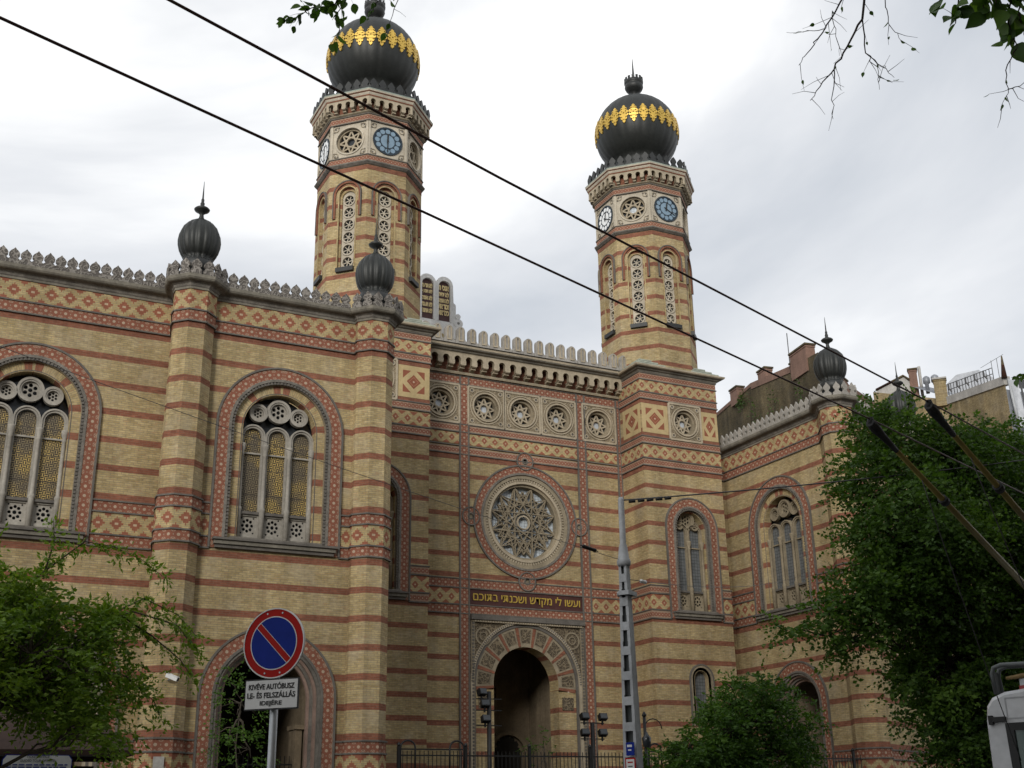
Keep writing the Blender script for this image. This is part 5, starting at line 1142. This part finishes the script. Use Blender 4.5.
mb=MB()  # broad pointed leaves seen from close by: a folded, drooping blade with a curved outline each
OUT=[(0,0),(.10,.20),(.26,.31),(.46,.33),(.66,.25),(.84,.11),(1,0)]
mb_v=[];mb_f=[];shd=[]
for p_,d_,L_ in zip(lp,ld,ll):
    d_=Vector(d_).normalized(); sd=d_.cross(Vector(rng.normal(size=3))).normalized(); n_=sd.cross(d_); b0=len(mb_v); cv=rng.uniform(.05,.3); sh_=float(np.clip(rng.normal(.45,.25),0,1))
    mid=[p_+d_*L_*t-n_*L_*cv*t*t for t,w in OUT]
    for (t,w),m_ in zip(OUT,mid): mb_v+=[m_-sd*w*L_+n_*w*L_*.3,m_,m_+sd*w*L_+n_*w*L_*.3]; shd+=[sh_]*3
    for i in range(len(OUT)-1):
        a=b0+3*i; mb_f+=[(a,a+1,a+4,a+3),(a+1,a+2,a+5,a+4)]
me=bpy.data.meshes.new('foliage'); me.from_pydata(mb_v,[],mb_f); at=me.attributes.new('shade','FLOAT','POINT'); at.data.foreach_set('value',shd); me.materials.append(M['leafD']); me.polygons.foreach_set('use_smooth',[True]*len(mb_f)); me.update(); o=bpy.data.objects.new('foliage',me); COL.objects.link(o); o.parent=ot; o.matrix_parent_inverse=wm(ot).inverted()

# ================================================================== unseen houses added behind the viewer to shade the lower facade
for k,(s0,L_,h_,lab) in enumerate(((-84,37.5,29,'unseen rendered house added to shade the facade, far left of the viewer'),(-126,41,29,'unseen rendered corner house added to shade the facade, at the far left end'),(-46,30,30,'plain unseen house added to shade the facade, left of the viewer'),(-15.5,32,31,'tall unseen house added to shade the facade, behind the viewer'),(17,34,30,'long unseen house added to shade the facade, right of the viewer'))):
    hs=thing('shading_house',st(s0+L_/2,-12,0),lab,'house',group='unseen houses added to shade the facade'); mb=MB(); fr=Fr(st(s0+L_,-6,0),-SD)
    ho=[rect(u,u+1.2,z,z+2) for u in np.arange(1.4,L_-2,3.1) for z in np.arange(4.4,h_-3,3.7)]
    plate(mb,fr,rect(0,L_,0,h_),ho,0,.25,'render'); plate(mb,fr,rect(0,L_,0,h_),[],-.26,0,'darkglass')
    a=[st(s0,-6.3,0),st(s0+L_,-6.3,0),st(s0+L_,-18,0),st(s0,-18,0)]; H_=Vector((0,0,h_))
    for i in range(4): mb.face([a[i],a[(i+1)%4],a[(i+1)%4]+H_,a[i]+H_],'render')
    mb.face([p+H_ for p in a],'zinc'); mb.build('wall',hs); mb=MB(); fbox(mb,fr,-.2,L_+.2,h_-.5,h_+.1,-.1,.6,'render'); mb.build('cornice',hs)

# ================================================================== ground
mb=MB(); mb.face([(-400,-300,-.012),(400,-300,-.012),(400,500,-.012),(-400,500,-.012)],'pave'); tag(mb.build('ground'),kind='structure')
mb=MB(); q=[st(-120,2.6,-.11),st(160,2.6,-.11),st(160,10.6,-.11),st(-120,10.6,-.11)]
mb.face([p+Vector((0,0,.114)) for p in q],'asphalt'); tag(mb.build('road'),kind='structure')
mb=MB()
for n in(2.45,10.6):
    a=[st(-120,n,0),st(160,n,0),st(160,n+.15,0),st(-120,n+.15,0)]; mb.face([p+Vector((0,0,.13)) for p in a],'kerb')
    mb.face([a[0],a[1],a[1]+Vector((0,0,.13)),a[0]+Vector((0,0,.13))],'kerb'); mb.face([a[2],a[3],a[3]+Vector((0,0,.13)),a[2]+Vector((0,0,.13))],'kerb')
tag(mb.build('kerb'),kind='structure')
mb=MB()
for i in range(-12,25): mb.face([st(i*6,6.55,.008),st(i*6+3,6.55,.008),st(i*6+3,6.67,.008),st(i*6,6.67,.008)],'linewhite')
tag(mb.build('road_markings'),kind='structure')

# ================================================================== sky, sun, camera
W=bpy.data.worlds.new('World'); SC.world=W; W.use_nodes=True; t=W.node_tree; N=t.nodes; Lk=t.links
for n in list(N): N.remove(n)
SUN_EL,SUN_AZ=18.,220. # azimuth clockwise from +Y
out=N.new('ShaderNodeOutputWorld'); sky=N.new('ShaderNodeTexSky'); sky.sky_type='NISHITA'; sky.sun_disc=False; sky.sun_elevation=R(SUN_EL); sky.sun_rotation=R(SUN_AZ); sky.dust_density=3
b1=N.new('ShaderNodeBackground'); Lk.new(sky.outputs[0],b1.inputs[0]); b1.inputs[1].default_value=.09
tc=N.new('ShaderNodeTexCoord'); mp=N.new('ShaderNodeMapping'); mp.inputs['Scale'].default_value=(1.,1.,2.2); mp.inputs['Location'].default_value=(.67,-4.2,11.6); Lk.new(tc.outputs['Generated'],mp.inputs[0])
ns=N.new('ShaderNodeTexNoise'); ns.inputs['Scale'].default_value=1.3; ns.inputs['Detail'].default_value=7; ns.inputs['Roughness'].default_value=.52; ns.inputs['Distortion'].default_value=.4; Lk.new(mp.outputs[0],ns.inputs['Vector'])
cr=N.new('ShaderNodeValToRGB'); e=cr.color_ramp.elements; e[0].position=.40; e[0].color=(.52,.55,.595,1); e[1].position=.59; e[1].color=(1.02,1.02,1.01,1); x=e.new(.505); x.color=(.72,.735,.76,1); Lk.new(ns.outputs[0],cr.inputs[0])
b2=N.new('ShaderNodeBackground'); Lk.new(cr.outputs[0],b2.inputs[0]); b2.inputs[1].default_value=.84
mx=N.new('ShaderNodeMixShader'); mx.inputs[0].default_value=.93; Lk.new(b1.outputs[0],mx.inputs[1]); Lk.new(b2.outputs[0],mx.inputs[2]); Lk.new(mx.outputs[0],out.inputs[0])
sl=bpy.data.lights.new('sun','SUN'); sl.energy=1.5; sl.angle=R(18); sl.color=(1,.965,.91); so=bpy.data.objects.new('sun',sl); COL.objects.link(so); so.location=(0,-20,60)
d=Vector((sin(R(SUN_AZ))*cos(R(SUN_EL)),cos(R(SUN_AZ))*cos(R(SUN_EL)),sin(R(SUN_EL)))); so.rotation_euler=d.to_track_quat('Z','Y').to_euler()
cam=bpy.data.cameras.new('camera'); co=bpy.data.objects.new('camera',cam); COL.objects.link(co); SC.camera=co
cam.sensor_width=36; cam.lens=36*1191.38/1024; cam.clip_start=.1; cam.clip_end=2000
yaw,pit,rol=R(27.04),R(19.95),R(-.94)
Fw=Vector((sin(yaw)*cos(pit),cos(yaw)*cos(pit),sin(pit))); Rt=Vector((cos(yaw),-sin(yaw),0)); Up=Rt.cross(Fw); R2=Rt*cos(rol)+Up*sin(rol); U2=-Rt*sin(rol)+Up*cos(rol)
co.matrix_world=Matrix(((R2.x,U2.x,-Fw.x,0),(R2.y,U2.y,-Fw.y,0),(R2.z,U2.z,-Fw.z,1.65),(0,0,0,1)))
SC.view_settings.view_transform='Standard'; SC.view_settings.look='None'; SC.view_settings.exposure=.55; SC.view_settings.gamma=1; SC.view_settings.use_curve_mapping=False
SC.cycles.max_bounces=6; SC.cycles.use_denoising=True
